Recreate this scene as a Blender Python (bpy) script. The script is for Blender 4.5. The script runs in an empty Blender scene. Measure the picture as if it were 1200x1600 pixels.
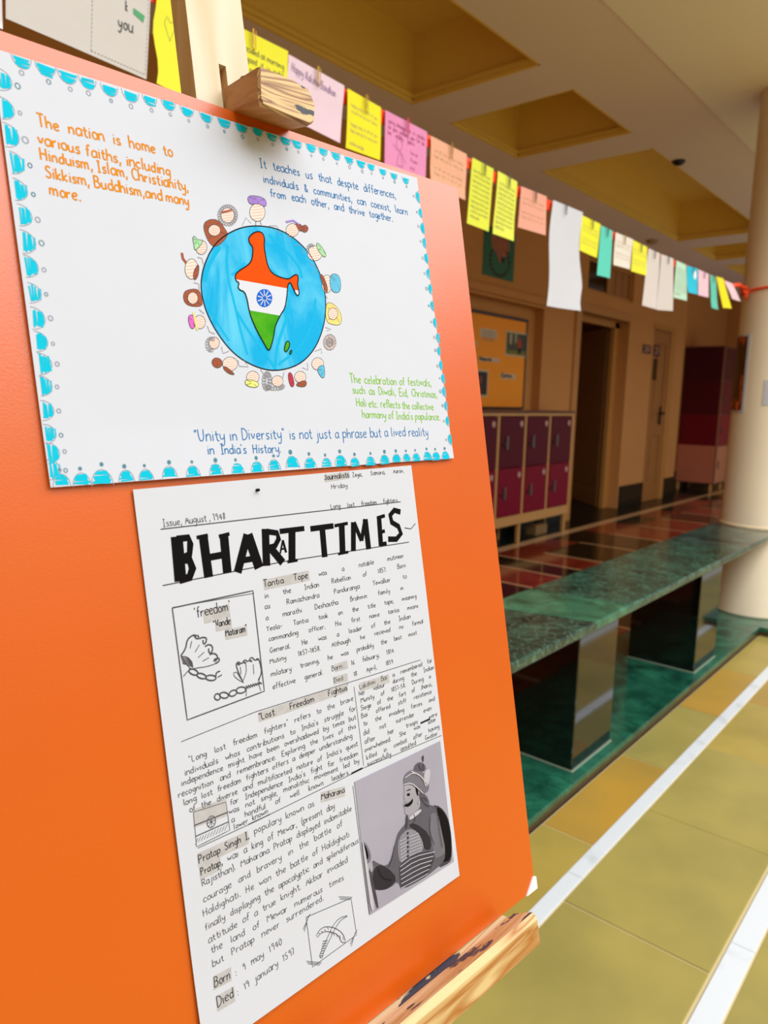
import bpy, bmesh, math, random
import numpy as np
from mathutils import Vector, Matrix, noise
random.seed(7)
SC = bpy.context.scene
COL = SC.collection

# ------------------------------------------------------------------ camera, world, lights, exposure
F, PX, PY = 1138.0, 600.0, 800.0
CAM = np.array([0.0, 0.0, 1.17])
def _d(x, y): return np.array([x-PX, -(y-PY), -F])
_x = _d(1583, 648); _x /= np.linalg.norm(_x)
_y = _d(-750, 593); _y /= np.linalg.norm(_y)
_z = np.cross(_x, _y); _z /= np.linalg.norm(_z); _y = np.cross(_z, _x)
ROT = np.array([_x, _y, _z])          # world = ROT @ camera space
cam = bpy.data.cameras.new('camera'); co = bpy.data.objects.new('camera', cam); COL.objects.link(co)
M = Matrix([list(ROT[0])+[CAM[0]], list(ROT[1])+[CAM[1]], list(ROT[2])+[CAM[2]], [0, 0, 0, 1]])
co.matrix_world = M
cam.sensor_fit = 'HORIZONTAL'; cam.sensor_width = 36; cam.lens = F/1200*36
cam.clip_start = 0.02; cam.clip_end = 100
cam.dof.use_dof = True; cam.dof.focus_distance = 0.48; cam.dof.aperture_fstop = 15
SC.camera = co

w = bpy.data.worlds.new('sky'); SC.world = w; w.use_nodes = True
bg = w.node_tree.nodes['Background']; bg.inputs[0].default_value = (0.93, 0.96, 1.0, 1); bg.inputs[1].default_value = 0.42

def area(name, loc, sx, sy, power, col=(1, 1, 1)):
    l = bpy.data.lights.new(name, 'AREA'); l.shape = 'RECTANGLE'; l.size = sx; l.size_y = sy; l.energy = power; l.color = col
    o = bpy.data.objects.new(name, l); COL.objects.link(o); o.location = loc; o.rotation_euler = (0, 0, 0)      # faces straight down
    return o
area('skylight', (2.2, -3.2, 4.3), 8.0, 5.2, 610, (0.97, 0.985, 1.0))
SC.view_settings.view_transform = 'Standard'; SC.view_settings.look = 'None'
SC.view_settings.exposure = 0.1; SC.view_settings.gamma = 1.0; SC.view_settings.use_curve_mapping = False

# ------------------------------------------------------------------ helpers
def ray(px, py): return ROT @ _d(px, py)
def at(px, py, ax, v):
    r = ray(px, py); return CAM + (v-CAM[ax])/r[ax]*r

def s2l(c): return tuple(((x/12.92) if x <= 0.04045 else ((x+0.055)/1.055)**2.4) for x in c)
def hexc(h): return s2l(tuple(int(h[i:i+2], 16)/255 for i in (0, 2, 4)))
MATS = {}
def mat(name, col, rough=0.6, spec=0.5, var=0.0, vscale=8.0, bump=0.0, bscale=60.0, col2=None, metal=0.0, stretch=(1, 1, 1), coat=0.0, detail=4.0, sharp=None, ior=None, dist=0.0):
    if name in MATS: return MATS[name]
    if isinstance(col, str): col = hexc(col)
    if isinstance(col2, str): col2 = hexc(col2)
    m = bpy.data.materials.new(name); m.use_nodes = True; nt = m.node_tree; b = nt.nodes['Principled BSDF']
    b.inputs['Base Color'].default_value = (*col, 1); b.inputs['Roughness'].default_value = rough
    b.inputs['Specular IOR Level'].default_value = spec; b.inputs['Metallic'].default_value = metal
    b.inputs['Coat Weight'].default_value = coat
    if ior: b.inputs['IOR'].default_value = ior
    tc = nt.nodes.new('ShaderNodeTexCoord'); mp = nt.nodes.new('ShaderNodeMapping'); mp.inputs['Scale'].default_value = stretch
    nt.links.new(tc.outputs['Object'], mp.inputs[0])
    if var > 0 or col2:
        n = nt.nodes.new('ShaderNodeTexNoise'); n.inputs['Scale'].default_value = vscale; n.inputs['Detail'].default_value = detail; n.inputs['Distortion'].default_value = dist
        nt.links.new(mp.outputs[0], n.inputs['Vector'])
        r = nt.nodes.new('ShaderNodeValToRGB')
        if col2 is None: col2 = tuple(c*(1-var) for c in col)
        lo, hi = sharp or (0.3, 0.7)
        r.color_ramp.elements[0].position = lo; r.color_ramp.elements[1].position = hi
        r.color_ramp.elements[0].color = (*col2, 1); r.color_ramp.elements[1].color = (*col, 1)
        nt.links.new(n.outputs[0], r.inputs[0]); nt.links.new(r.outputs[0], b.inputs['Base Color'])
    if bump > 0:
        n2 = nt.nodes.new('ShaderNodeTexNoise'); n2.inputs['Scale'].default_value = bscale; n2.inputs['Detail'].default_value = 3
        nt.links.new(mp.outputs[0], n2.inputs['Vector'])
        bp = nt.nodes.new('ShaderNodeBump'); bp.inputs['Strength'].default_value = bump; bp.inputs['Distance'].default_value = 0.002
        nt.links.new(n2.outputs[0], bp.inputs['Height']); nt.links.new(bp.outputs[0], b.inputs['Normal'])
    MATS[name] = m
    return m

def wood(name, base, dark, axis=2, scale=30.0, rough=0.55, patch=None, patch_lo=0.62, grain=14.0):
    """pale pine with long grain along `axis`; optional dark paint residue in patches"""
    m = bpy.data.materials.new(name); m.use_nodes = True; nt = m.node_tree; b = nt.nodes['Principled BSDF']
    b.inputs['Roughness'].default_value = rough
    tc = nt.nodes.new('ShaderNodeTexCoord'); mp = nt.nodes.new('ShaderNodeMapping')
    s = [1.0, 1.0, 1.0]; s[axis] = 0.05; mp.inputs['Scale'].default_value = s
    nt.links.new(tc.outputs['Object'], mp.inputs[0])
    n = nt.nodes.new('ShaderNodeTexNoise'); n.inputs['Scale'].default_value = scale; n.inputs['Detail'].default_value = 2; n.inputs['Distortion'].default_value = 0.6
    nt.links.new(mp.outputs[0], n.inputs['Vector'])
    mu = nt.nodes.new('ShaderNodeMath'); mu.operation = 'MULTIPLY'; mu.inputs[1].default_value = grain
    fr = nt.nodes.new('ShaderNodeMath'); fr.operation = 'PINGPONG'; fr.inputs[1].default_value = 1.0
    nt.links.new(n.outputs[0], mu.inputs[0]); nt.links.new(mu.outputs[0], fr.inputs[0])
    r = nt.nodes.new('ShaderNodeValToRGB'); r.color_ramp.elements[0].color = (*hexc(base), 1); r.color_ramp.elements[1].color = (*hexc(dark), 1)
    r.color_ramp.elements[0].position = 0.25; r.color_ramp.elements[1].position = 1.0
    nt.links.new(fr.outputs[0], r.inputs[0]); last = r.outputs[0]
    if patch:
        mp2 = nt.nodes.new('ShaderNodeMapping'); s2 = [1.0, 1.0, 1.0]; s2[axis] = 0.35; mp2.inputs['Scale'].default_value = s2
        nt.links.new(tc.outputs['Object'], mp2.inputs[0])
        n2 = nt.nodes.new('ShaderNodeTexNoise'); n2.inputs['Scale'].default_value = 70; n2.inputs['Detail'].default_value = 5
        nt.links.new(mp2.outputs[0], n2.inputs['Vector'])
        r2 = nt.nodes.new('ShaderNodeValToRGB'); r2.color_ramp.elements[0].position = patch_lo; r2.color_ramp.elements[1].position = patch_lo+0.02
        nt.links.new(n2.outputs[0], r2.inputs[0])
        mx = nt.nodes.new('ShaderNodeMix'); mx.data_type = 'RGBA'; mx.inputs[7].default_value = (*hexc(patch), 1)
        nt.links.new(r2.outputs[0], mx.inputs[0]); nt.links.new(last, mx.inputs[6]); last = mx.outputs[2]
    nt.links.new(last, b.inputs['Base Color'])
    MATS[name] = m
    return m

def marble(name, dark, light, scale=5.0, rough=0.12, vein=0.5, spec=0.6, vcol='070d0b', vs=3.2):
    m = bpy.data.materials.new(name); m.use_nodes = True; nt = m.node_tree; b = nt.nodes['Principled BSDF']
    b.inputs['Roughness'].default_value = rough; b.inputs['Specular IOR Level'].default_value = spec
    tc = nt.nodes.new('ShaderNodeTexCoord')
    n = nt.nodes.new('ShaderNodeTexNoise'); n.inputs['Scale'].default_value = scale; n.inputs['Detail'].default_value = 8; n.inputs['Distortion'].default_value = 1.6
    nt.links.new(tc.outputs['Object'], n.inputs['Vector'])
    r = nt.nodes.new('ShaderNodeValToRGB'); r.color_ramp.elements[0].position = 0.34; r.color_ramp.elements[1].position = 0.72
    r.color_ramp.elements[0].color = (*hexc(dark), 1); r.color_ramp.elements[1].color = (*hexc(light), 1)
    nt.links.new(n.outputs[0], r.inputs[0])
    v = nt.nodes.new('ShaderNodeTexVoronoi'); v.feature = 'DISTANCE_TO_EDGE'; v.inputs['Scale'].default_value = scale*vs
    mx0 = nt.nodes.new('ShaderNodeMix'); mx0.data_type = 'VECTOR'; mx0.inputs[0].default_value = 0.12
    nt.links.new(tc.outputs['Object'], mx0.inputs[4]); nt.links.new(n.outputs[1], mx0.inputs[5]); nt.links.new(mx0.outputs[1], v.inputs['Vector'])
    r2 = nt.nodes.new('ShaderNodeValToRGB'); r2.color_ramp.elements[0].color = (vein, vein, vein, 1); r2.color_ramp.elements[1].color = (0, 0, 0, 1); r2.color_ramp.elements[1].position = 0.06
    nt.links.new(v.outputs['Distance'], r2.inputs[0])
    mx = nt.nodes.new('ShaderNodeMix'); mx.data_type = 'RGBA'; mx.inputs[7].default_value = (*hexc(vcol), 1)
    nt.links.new(r2.outputs[0], mx.inputs[0]); nt.links.new(r.outputs[0], mx.inputs[6]); nt.links.new(mx.outputs[2], b.inputs['Base Color'])
    MATS[name] = m
    return m

ORG = {}
class MB:
    def __init__(s): s.v = []; s.f = []; s.m = []; s.mi = 0
    def add(s, vs, fs):
        o = len(s.v); s.v += [tuple(float(c) for c in p) for p in vs]; s.f += [tuple(o+i for i in f) for f in fs]; s.m += [s.mi]*len(fs); return s
    def box(s, lo, hi, bev=0.0, X=None):
        """axis box, optionally chamfered; X maps local coords to world"""
        lo = [min(a, b) for a, b in zip(lo, hi)] if False else lo
        bm = bmesh.new(); bmesh.ops.create_cube(bm, size=1)
        for v in bm.verts: v.co = Vector([(lo[i]+hi[i])/2+v.co[i]*(hi[i]-lo[i]) for i in range(3)])
        if bev > 0: bmesh.ops.bevel(bm, geom=list(bm.edges), offset=bev, segments=1 if bev < 0.004 else 2, affect='EDGES', profile=0.6)
        bm.verts.index_update(); vs = [v.co.copy() for v in bm.verts]
        if X: vs = [X(*v) for v in vs]
        s.add(vs, [[v.index for v in f.verts] for f in bm.faces]); bm.free(); return s
    def prism(s, poly, a, b, X):
        """poly of (p,q); extruded a..b ; X(p,q,t)->world"""
        n = len(poly); vs = [X(p, q, a) for p, q in poly]+[X(p, q, b) for p, q in poly]
        fs = [tuple(range(n))[::-1], tuple(range(n, 2*n))]+[(i, (i+1) % n, n+(i+1) % n, n+i) for i in range(n)]
        return s.add(vs, fs)
    def tube(s, pts, r, n=8, caps=True):
        pts = [Vector(p) for p in pts]; rings = []; up = Vector((0, 0, 1))
        for i, p in enumerate(pts):
            t = (pts[min(i+1, len(pts)-1)]-pts[max(i-1, 0)]).normalized()
            a = t.cross(up) if abs(t.z) < 0.95 else t.cross(Vector((0, 1, 0)))
            a.normalize(); b = t.cross(a); rr = r[i] if isinstance(r, (list, tuple)) else r
            rings.append([p+a*rr*math.cos(2*math.pi*k/n)+b*rr*math.sin(2*math.pi*k/n) for k in range(n)])
        vs = [v for q in rings for v in q]; fs = []
        for i in range(len(rings)-1):
            for k in range(n): fs.append((i*n+k, i*n+(k+1) % n, (i+1)*n+(k+1) % n, (i+1)*n+k))
        if caps: fs += [tuple(range(n))[::-1], tuple(range((len(rings)-1)*n, len(rings)*n))]
        return s.add(vs, fs)
    def lathe(s, prof, c, n=48):
        vs = []; fs = []
        for r, z in prof:
            for k in range(n): vs.append((c[0]+r*math.cos(2*math.pi*k/n), c[1]+r*math.sin(2*math.pi*k/n), z))
        for i in range(len(prof)-1):
            for k in range(n): fs.append((i*n+k, i*n+(k+1) % n, (i+1)*n+(k+1) % n, (i+1)*n+k))
        fs += [tuple(range(n))[::-1], tuple(range((len(prof)-1)*n, len(prof)*n))]
        return s.add(vs, fs)
    def build(s, name, mats, parent=None, smooth=False, base=None, label=None):
        if not isinstance(mats, (list, tuple)): mats = [mats]
        if parent is not None: org = ORG[parent.name]
        elif base is not None: org = tuple(float(c) for c in base)
        else:
            a = np.array(s.v); org = tuple(float(c) for c in ((a[:, 0].min()+a[:, 0].max())/2, (a[:, 1].min()+a[:, 1].max())/2, a[:, 2].min()))
        me = bpy.data.meshes.new(name)
        me.from_pydata([(p[0]-org[0], p[1]-org[1], p[2]-org[2]) for p in s.v], [], s.f)
        for m in mats: me.materials.append(m)
        if len(mats) > 1: me.polygons.foreach_set('material_index', s.m)
        nf = getattr(s, 'nflat', None)
        if smooth: me.polygons.foreach_set('use_smooth', [nf is None or i < nf for i in range(len(me.polygons))])
        me.validate(); me.update()
        o = bpy.data.objects.new(name, me); COL.objects.link(o)
        if parent is not None: o.parent = parent
        else: o.location = org
        ORG[o.name] = org
        if label: o['label'] = label
        return o
def recalc(o):
    bm = bmesh.new(); bm.from_mesh(o.data); bmesh.ops.recalc_face_normals(bm, faces=bm.faces); bm.to_mesh(o.data); bm.free(); return o
def tag(o, label, cat, group=None, kind=None):
    o['label'] = label; o['category'] = cat
    if group: o['group'] = group
    if kind: o['kind'] = kind
    return o
def thing(name, loc, label, cat, group=None):
    o = bpy.data.objects.new(name, None); COL.objects.link(o); o.location = loc; ORG[o.name] = tuple(float(c) for c in loc)
    return tag(o, label, cat, group)
def struct(o): o['kind'] = 'structure'; return o
def bx(name, lo, hi, m, parent=None, bev=0.0, label=None): return MB().box(lo, hi, bev).build(name, m, parent, label=label)
def cuts(lo, hi, holes, i):
    s = {lo, hi}
    for h in holes: s |= {h[i], h[i+1]}
    return sorted(x for x in s if lo <= x <= hi)
def holed(mb, a0, a1, b0, b1, holes, t0, t1, X):
    """plate in (a,b) with rectangular holes (a0,a1,b0,b1), thickness t0..t1"""
    A = cuts(a0, a1, holes, 0); B = cuts(b0, b1, holes, 2)
    for i in range(len(A)-1):
        for j in range(len(B)-1):
            ca, cb = (A[i]+A[i+1])/2, (B[j]+B[j+1])/2
            if any(h[0] < ca < h[1] and h[2] < cb < h[3] for h in holes): continue
            mb.prism([(A[i], B[j]), (A[i+1], B[j]), (A[i+1], B[j+1]), (A[i], B[j+1])], t0, t1, X)
    return mb

# ------------------------------------------------------------------ materials
m_wall = mat('wall_paint', 'c58a4e', 0.7, 0.3, var=0.06, vscale=2)
m_ceil = mat('ceiling_paint', 'f2e2dc', 0.8, 0.2, var=0.03, vscale=1)
m_coffer = mat('coffer_paint', 'f2cc66', 0.7, 0.3, var=0.05, vscale=2)
m_pillar = mat('pillar_paint', 'e8d8ba', 0.55, 0.4, var=0.04, vscale=6, bump=0.1, bscale=30)
m_tile = [mat('yellow_stone_a', 'b99f4c', 0.38, 0.45, col2='9a8840', vscale=3.0, bump=0.15, bscale=25, detail=7),
          mat('yellow_stone_b', 'a89850', 0.38, 0.45, col2='938748', vscale=4.0, bump=0.15, bscale=25, detail=7),
          mat('yellow_stone_c', 'c09232', 0.38, 0.45, col2='a4853c', vscale=2.5, bump=0.15, bscale=25, detail=7)]
m_grout = mat('grout', 'cbb888', 0.8)
m_white_marble = mat('white_marble', 'd9dee2', 0.3, 0.5, col2='b0b8bc', vscale=9, sharp=(0.2, 0.42), detail=8)
m_green = marble('green_marble', '0f241e', '35604e', 6.0, 0.16, 0.7, vcol='5c8c74', vs=5)
m_green_l = marble('light_green_marble', '22543e', '4c8a68', 7.0, 0.18, 0.25)
m_green_d = marble('dark_green_marble', '101817', '3a5a48', 7.0, 0.16, 0.5, vcol='6f9480', vs=3.4)
m_green_p = marble('plinth_green_marble', '0c3b2e', '2b7358', 5.0, 0.18, 0.3)
m_black = mat('black_granite', '0a0b09', 0.07, 0.5, var=0.4, vscale=60, ior=1.85)
m_skirt = mat('dark_green_skirting', '0b1512', 0.25, 0.3, var=0.3, vscale=12)
m_red = mat('red_marble', '6e2013', 0.10, 0.45, col2='8f3a26', vscale=7, detail=8, dist=1)
m_dark = mat('dark_floor_marble', '12100a', 0.10, 0.45, col2='241d10', vscale=7, detail=8)
m_tan = mat('tan_inlay', 'd3a878', 0.14, 0.45, var=0.1, vscale=10)
m_orange = mat('orange_card', 'cc5600', 0.32, 0.85, var=0.06, vscale=5, bump=0.05, bscale=900)
m_foam = mat('white_foam_board', 'f0f0ec', 0.6)
m_paper = mat('white_paper', 'c4c7d0', 0.7, 0.25, bump=0.25, bscale=18, var=0.015, vscale=20)
m_paper2 = mat('newsprint_paper', 'c4c6cd', 0.72, 0.2, bump=0.2, bscale=14, var=0.015, vscale=20)
m_pine = wood('pine_mast', 'd6c6aa', 'cbb48c', 2, 22, grain=6)
m_pine_side = wood('pine_side', 'dcae72', 'cc9a5c', 2, 40, grain=6)
m_pine_leg = wood('pine_leg', 'ddbf8c', 'c49c5e', 2, 26, grain=6)
m_peg = wood('pine_peg_end', 'd2ad72', '7a4a20', 0, 80, patch='26262c', patch_lo=0.6, grain=16)
m_peg_side = wood('pine_peg_side', 'b9793c', 'a5682e', 1, 60, patch='2a1a14', patch_lo=0.74, grain=10)
m_ledge_top = wood('pine_ledge_top', 'd6bd92', 'b98850', 0, 60, patch='3c3e4b', patch_lo=0.55, grain=9)
m_ledge = wood('pine_ledge_front', 'd2b57c', 'a86a2c', 0, 60, patch='a3a893', patch_lo=0.74, grain=7)
m_ribbon = mat('orange_ribbon', 'f0440c', 0.45, 0.5, bump=0.2, bscale=120)
m_clip = mat('brass_clip', 'b08a35', 0.35, 0.6, metal=0.8)
m_clip_d = mat('steel_clip', '6b675e', 0.35, 0.6, metal=0.8)
m_clip_p = mat('pink_clip', 'd0305a', 0.35, 0.6)
m_ink = mat('black_ink', '1a181c', 0.7, 0.05)
m_pencil = mat('pencil', '4a484c', 0.7, 0.05)
m_pencil_l = mat('light_pencil', '8d8a8e', 0.7, 0.05)
m_shade = mat('graphite_shading', 'b5b2b1', 0.7, 0.2, var=0.15, vscale=200)
m_ink_or = mat('orange_ink', 'd2800e', 0.7, 0.05)
m_ink_bl = mat('blue_ink', '2f6fa6', 0.7, 0.05)
m_ink_gr = mat('green_ink', '7fb63a', 0.7, 0.05)
m_cyan = mat('cyan_marker', '10b8d2', 0.7, 0.05, var=0.08, vscale=60)
m_teal_d = mat('teal_pencil', '3f7f92', 0.7, 0.05)
m_globe = mat('blue_watercolour', '5cbcdc', 0.7, 0.05, col2='16a0d2', vscale=26, detail=6, stretch=(1.6, 1, 0.7), dist=1.2, sharp=(0.38, 0.62))
m_globe_s = mat('blue_stroke', '17a6d2', 0.7, 0.05)
m_map_o = mat('saffron_marker', 'd84c04', 0.7, 0.05, var=0.12, vscale=90)
m_map_w = mat('map_white', 'c8cbd4', 0.7, 0.1)
m_map_g = mat('green_marker', '1f8c10', 0.7, 0.05, col2='4fa01c', vscale=80)
m_blue = mat('chakra_blue', '1c5fc0', 0.7, 0.05)
m_skin = mat('skin_pencil', 'e8cfc4', 0.7, 0.05)
m_skin_l = mat('skin_pencil_line', 'd0a392', 0.7, 0.05)
m_hair = {k: mat('pencil_'+k, v, 0.6, 0.2, var=0.2, vscale=120) for k, v in dict(brown='9a4a26', purple='9a78c8', green='9ed29b', grey='9b979c', pink='d860c0', red='b8283c', yellow='ead27a', blue='5ab6d8', lime='dfe27a').items()}
def plain(name, h, r=0.6): return mat(name, h, r, 0.25, var=0.03, vscale=15)
m_locker_f = mat('locker_frame', 'c79558', 0.45, 0.4, var=0.05, vscale=4)
m_lock_d = mat('locker_door_maroon', '561020', 0.45, 0.12)
m_lock_l = mat('locker_door_crimson', '7c0c28', 0.45, 0.12)
m_metal = mat('brushed_metal', '6e625c', 0.35, 0.5, metal=0.7)
m_badge = mat('locker_badge', 'c79a8f', 0.4)
m_door = mat('door_paint', 'a06a33', 0.45, 0.4, var=0.05, vscale=5)
m_door_d = mat('door_dark_paint', '7a5128', 0.5, 0.4, var=0.05, vscale=5)
m_casing = mat('door_casing', 'b9803f', 0.45, 0.4, var=0.05, vscale=5)
m_glass_dark = mat('dark_glass', '0e0a08', 0.08, 0.5)
m_black_p = mat('black_plastic', '141312', 0.4)

# ------------------------------------------------------------------ setting
ZF, ZC, YW = 0.045, 2.80, 3.20
XYZ = lambda a, b, t: (a, b, t)
XZ = lambda a, b, t: (a, t, b)
YZ = lambda a, b, t: (t, a, b)

# courtyard floor: bedding, then stone tiles and white marble strips laid on it
cy = struct(bx('floor', (-4, -6, -0.12), (9, 0.875, -0.0025), m_grout))
def tile_at(x0, x1, y0, y1, m, name='floor_tile', lift=0.0, par=None, g=0.0025, z0=-0.012, z1=0.0, bev=0.0015):
    return MB().box((x0+g, y0+g, z0), (x1-g, y1-g, z1+lift), bev).build(name, m, par)
k = 0
for i in range(-3, 10):                                   # narrow band beside the plinth
    a = 1.75+0.555*(i-3); rnd = random.Random(i+5)
    tile_at(a, a+0.555, 0.702, 0.874, m_tile[[1, 0, 0, 2, 1, 2, 0][i % 7]], lift=rnd.uniform(-0.0012, 0.0008), par=cy, g=0.0018)
for r, (y0, y1, off) in enumerate([(0.345, 0.680, 1.494), (-0.06, 0.288, 1.22), (-0.46, -0.065, 1.5), (-0.9, -0.465, 1.2), (-1.5, -0.905, 1.4)]):
    n0 = -8 if r else -6
    for i in range(n0, 10):
        a = off+0.533*i; rnd = random.Random(i*7+r)
        tile_at(a, a+0.533, y0, y1, m_tile[[1, 1, 0, 2, 0][(i+r) % 5]] if not (r == 0 and i in (-1, 0)) else m_tile[1], lift=rnd.uniform(-0.0012, 0.0008), par=cy, g=0.0018)
for y0, y1, off in ((0.682, 0.722, 1.60), (0.290, 0.339, 1.62)):
    for i in range(-7, 10):
        a = off+0.9*i*0.62
        MB().box((a+0.0008, y0, -0.012), (a+0.5575, y1, 0.0012), 0.001).build('marble_strip', m_white_marble, cy)
MB().box((-4, -6, -0.012), (9, -1.51, 0.0), 0).build('outer_paving', m_tile[1], cy)

# plinth of green marble
pl = struct(bx('trim_1', (-3.0, 0.885, -0.02), (6.2, 1.35, 0.03), m_green_d)); pl['label'] = 'low green marble plinth under the bench and pillar'
edges = [-3.0, -1.5, -0.2, 0.77, 1.88, 3.0, 4.07]
for a, b in zip(edges[:-1], edges[1:]):
    MB().box((a+0.001, 0.873, 0.024), (b-0.001, 1.35, ZF), 0.002).build('plinth_slab', m_green_p, pl)
MB().box((4.071, 0.66, 0.024), (4.95, 1.35, ZF), 0.002).build('plinth_slab', m_green_p, pl)
MB().box((4.951, 0.873, 0.024), (6.2, 1.35, ZF), 0.002).build('plinth_slab', m_green_p, pl)
MB().box((-3.0, 0.88, -0.012), (4.075, 0.886, 0.024)).box((4.075, 0.665, -0.012), (4.081, 0.89, 0.024)).box((4.081, 0.665, -0.012), (4.95, 0.671, 0.024)).build('plinth_face', mat('plinth_face', '4a3a28', 0.25, 0.5, var=0.25, vscale=20), pl)

# corridor floor with inlaid panels
cf = struct(bx('floor_corridor', (-3, 1.35, -0.1), (13, 5.5, 0.033), m_dark)); cf.name = 'floor_corridor'
def panel(x0, x1, y0, y1, m, name='floor_panel'): return MB().box((x0, y0, 0.03), (x1, y1, ZF)).build(name, m, cf)
panel(-3, 13, 2.945, 3.9, m_skirt, 'border_panel')
xb = [-3, -1.2, 0.4, 2.0, 3.6, 5.2, 6.8, 8.4, 10, 11.6, 13]
for a, b in zip(xb[:-1], xb[1:]): panel(a+0.001, b-0.001, 2.85, 2.943, m_tan, 'border_strip')
sx = [-2.2, -1.6, -1.0, -0.4, 0.2, 0.8, 1.4, 2.0, 2.6, 3.2, 3.55, 3.93, 4.32, 4.61, 4.955, 5.555, 6.135, 6.78, 7.4, 8.0, 8.6, 9.3, 10.0, 10.8, 11.6, 13]
cyc = [m_dark, m_red, m_dark, m_red, m_dark, m_red, m_red, m_dark]
for i, (a, b) in enumerate(zip(sx[:-1], sx[1:])):
    m = {3.55: m_dark, 3.93: m_red, 4.32: m_dark, 4.61: m_red, 4.955: m_dark, 5.555: m_dark, 6.135: m_red}.get(a, cyc[i % 8])
    stop = 2.60 if 4.9 < a else 2.848
    if i % 3 == 2: stop = min(stop, 2.70)
    MB().box((a-0.012, 1.352, 0.03), (a+0.012, stop-0.002, ZF+0.0004)).build('inlay_strip', m_tan, cf)
    panel(a+0.013, b-0.013, 1.352, stop-0.002, m)
    if stop < 2.84: panel(a-0.012, b-0.0125, stop, 2.848, m_red if i % 2 == 0 else m_dark)

# walls
wb = MB()
NX = 5.85
holes = [(4.0, NX, 1.11, 2.00), (6.55, 7.72, 0, 2.04), (6.67, 7.76, 2.25, 2.56), (8.42, 9.05, 0, 2.04)]
holed(wb, -3, 9.45, 0.0, 2.80, holes, YW, YW+0.12, XZ)
wall = struct(recalc(wb.build('wall_back', m_wall)))
struct(bx('wall_niche', (3.9, YW+0.085, 1.0), (NX+0.1, YW+0.12, 2.1), m_wall))
struct(bx('wall_recess', (9.4, 3.46, 0), (12.0, 3.56, 2.8), m_wall))
struct(bx('wall_end', (12.0, 0.35, 0), (12.1, 3.56, 2.8), m_wall))
struct(bx('wall_left', (-3.1, 0.9, 0), (-3.0, 5.5, 2.8), m_wall))
struct(bx('wall_room_back', (5.9, 5.2, 0), (9.4, 5.3, 2.8), m_wall))
struct(bx('wall_room_left', (5.85, 3.33, 0), (5.95, 5.25, 2.8), m_wall))
struct(bx('wall_room_right', (9.3, 3.56, 0), (9.4, 5.25, 2.8), m_wall))
struct(bx('wall_room_divider', (8.28, 3.33, 0), (8.34, 5.2, 2.8), m_wall))
tm = struct(MB().box((3.9, YW-0.03, 2.005), (NX, YW+0.09, 2.07), 0.008).box((3.9, YW-0.015, 1.98), (NX, YW+0.09, 2.004), 0.004).build('trim_2', m_wall)); tm['label'] = 'painted moulding above the notice board'
# skirting
for i, (a, b, y) in enumerate([(3.0, 5.98, YW), (5.99, 6.43, YW), (7.74, 8.40, YW), (9.07, 9.45, YW)]):
    struct(MB().box((a, y-0.015, ZF), (b, y, 0.29), 0.002).build('baseboard_back', m_skirt))
struct(MB().box((9.46, 3.44, ZF), (12, 3.46, 0.29), 0.002).build('baseboard_recess', m_skirt))
struct(bx('wall_front_unseen', (-4.1, -6.1, -0.1), (9.1, -6.0, 3.9), mat('unseen_wall_paint', 'a8906a', 0.8)))  # unseen opposite wall, added to keep low sky light off the board
# ceiling with coffers
ch = [(0.6, 3.39, 1.945, 2.745), (3.735, 4.525, 1.945, 2.745), (4.86, 7.65, 1.945, 2.745), (8.05, 8.85, 1.945, 2.745), (9.2, 11.5, 1.945, 2.745), (-2.6, 0.2, 1.945, 2.745)]
cb = MB(); holed(cb, -3, 12.1, 1.456, 5.4, ch, ZC, ZC+0.05, XYZ)
ceil = struct(recalc(cb.build('ceiling', m_ceil)))
for (a, b, c, d) in ch:
    q = MB(); zt = 3.16
    q.box((a-0.02, c-0.02, ZC+0.05), (b+0.02, c, zt)).box((a-0.02, d, ZC+0.05), (b+0.02, d+0.02, zt)).box((a-0.02, c, ZC+0.05), (a, d, zt)).box((b, c, ZC+0.05), (b+0.02, d, zt)).box((a-0.02, c-0.02, zt), (b+0.02, d+0.02, zt+0.02))
    # small stepped rims
    for z0, wd in ((ZC+0.0, 0.012), (ZC+0.022, 0.024)):
        q.box((a, c, z0), (b, c+wd, z0+0.02)).box((a, d-wd, z0), (b, d, z0+0.02)).box((a, c, z0), (a+wd, d, z0+0.02)).box((b-wd, c, z0), (b, d, z0+0.02))
    q.build('coffer', m_coffer, ceil)
struct(bx('ceiling_beam', (-3, 0.30, ZC-0.012), (12.1, 1.456, ZC+0.05), mat('beam_paint', 'fbf3ea', 0.75, 0.25, var=0.03, vscale=1)))

# pillar
PC = (4.423, 0.998); PR = 0.204
pb = MB().lathe([(PR+0.007, ZF), (PR+0.007, ZF+0.012), (PR, ZF+0.02), (PR, ZC-0.03), (PR+0.004, ZC-0.02), (PR+0.004, ZC-0.012)], PC, 96)
pillar = struct(pb.build('pillar', m_pillar, smooth=True)); pillar['label'] = 'round cream pillar at the end of the bench'
for p in pillar.data.polygons:
    if len(p.vertices) > 4: p.use_smooth = False
MB().lathe([(PR+0.009, 0.531), (PR+0.009, 0.541), (PR, 0.547)], PC, 96).build('base_ring', mat('cream_sealant', 'e9d4b0', 0.5), pillar)

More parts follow.
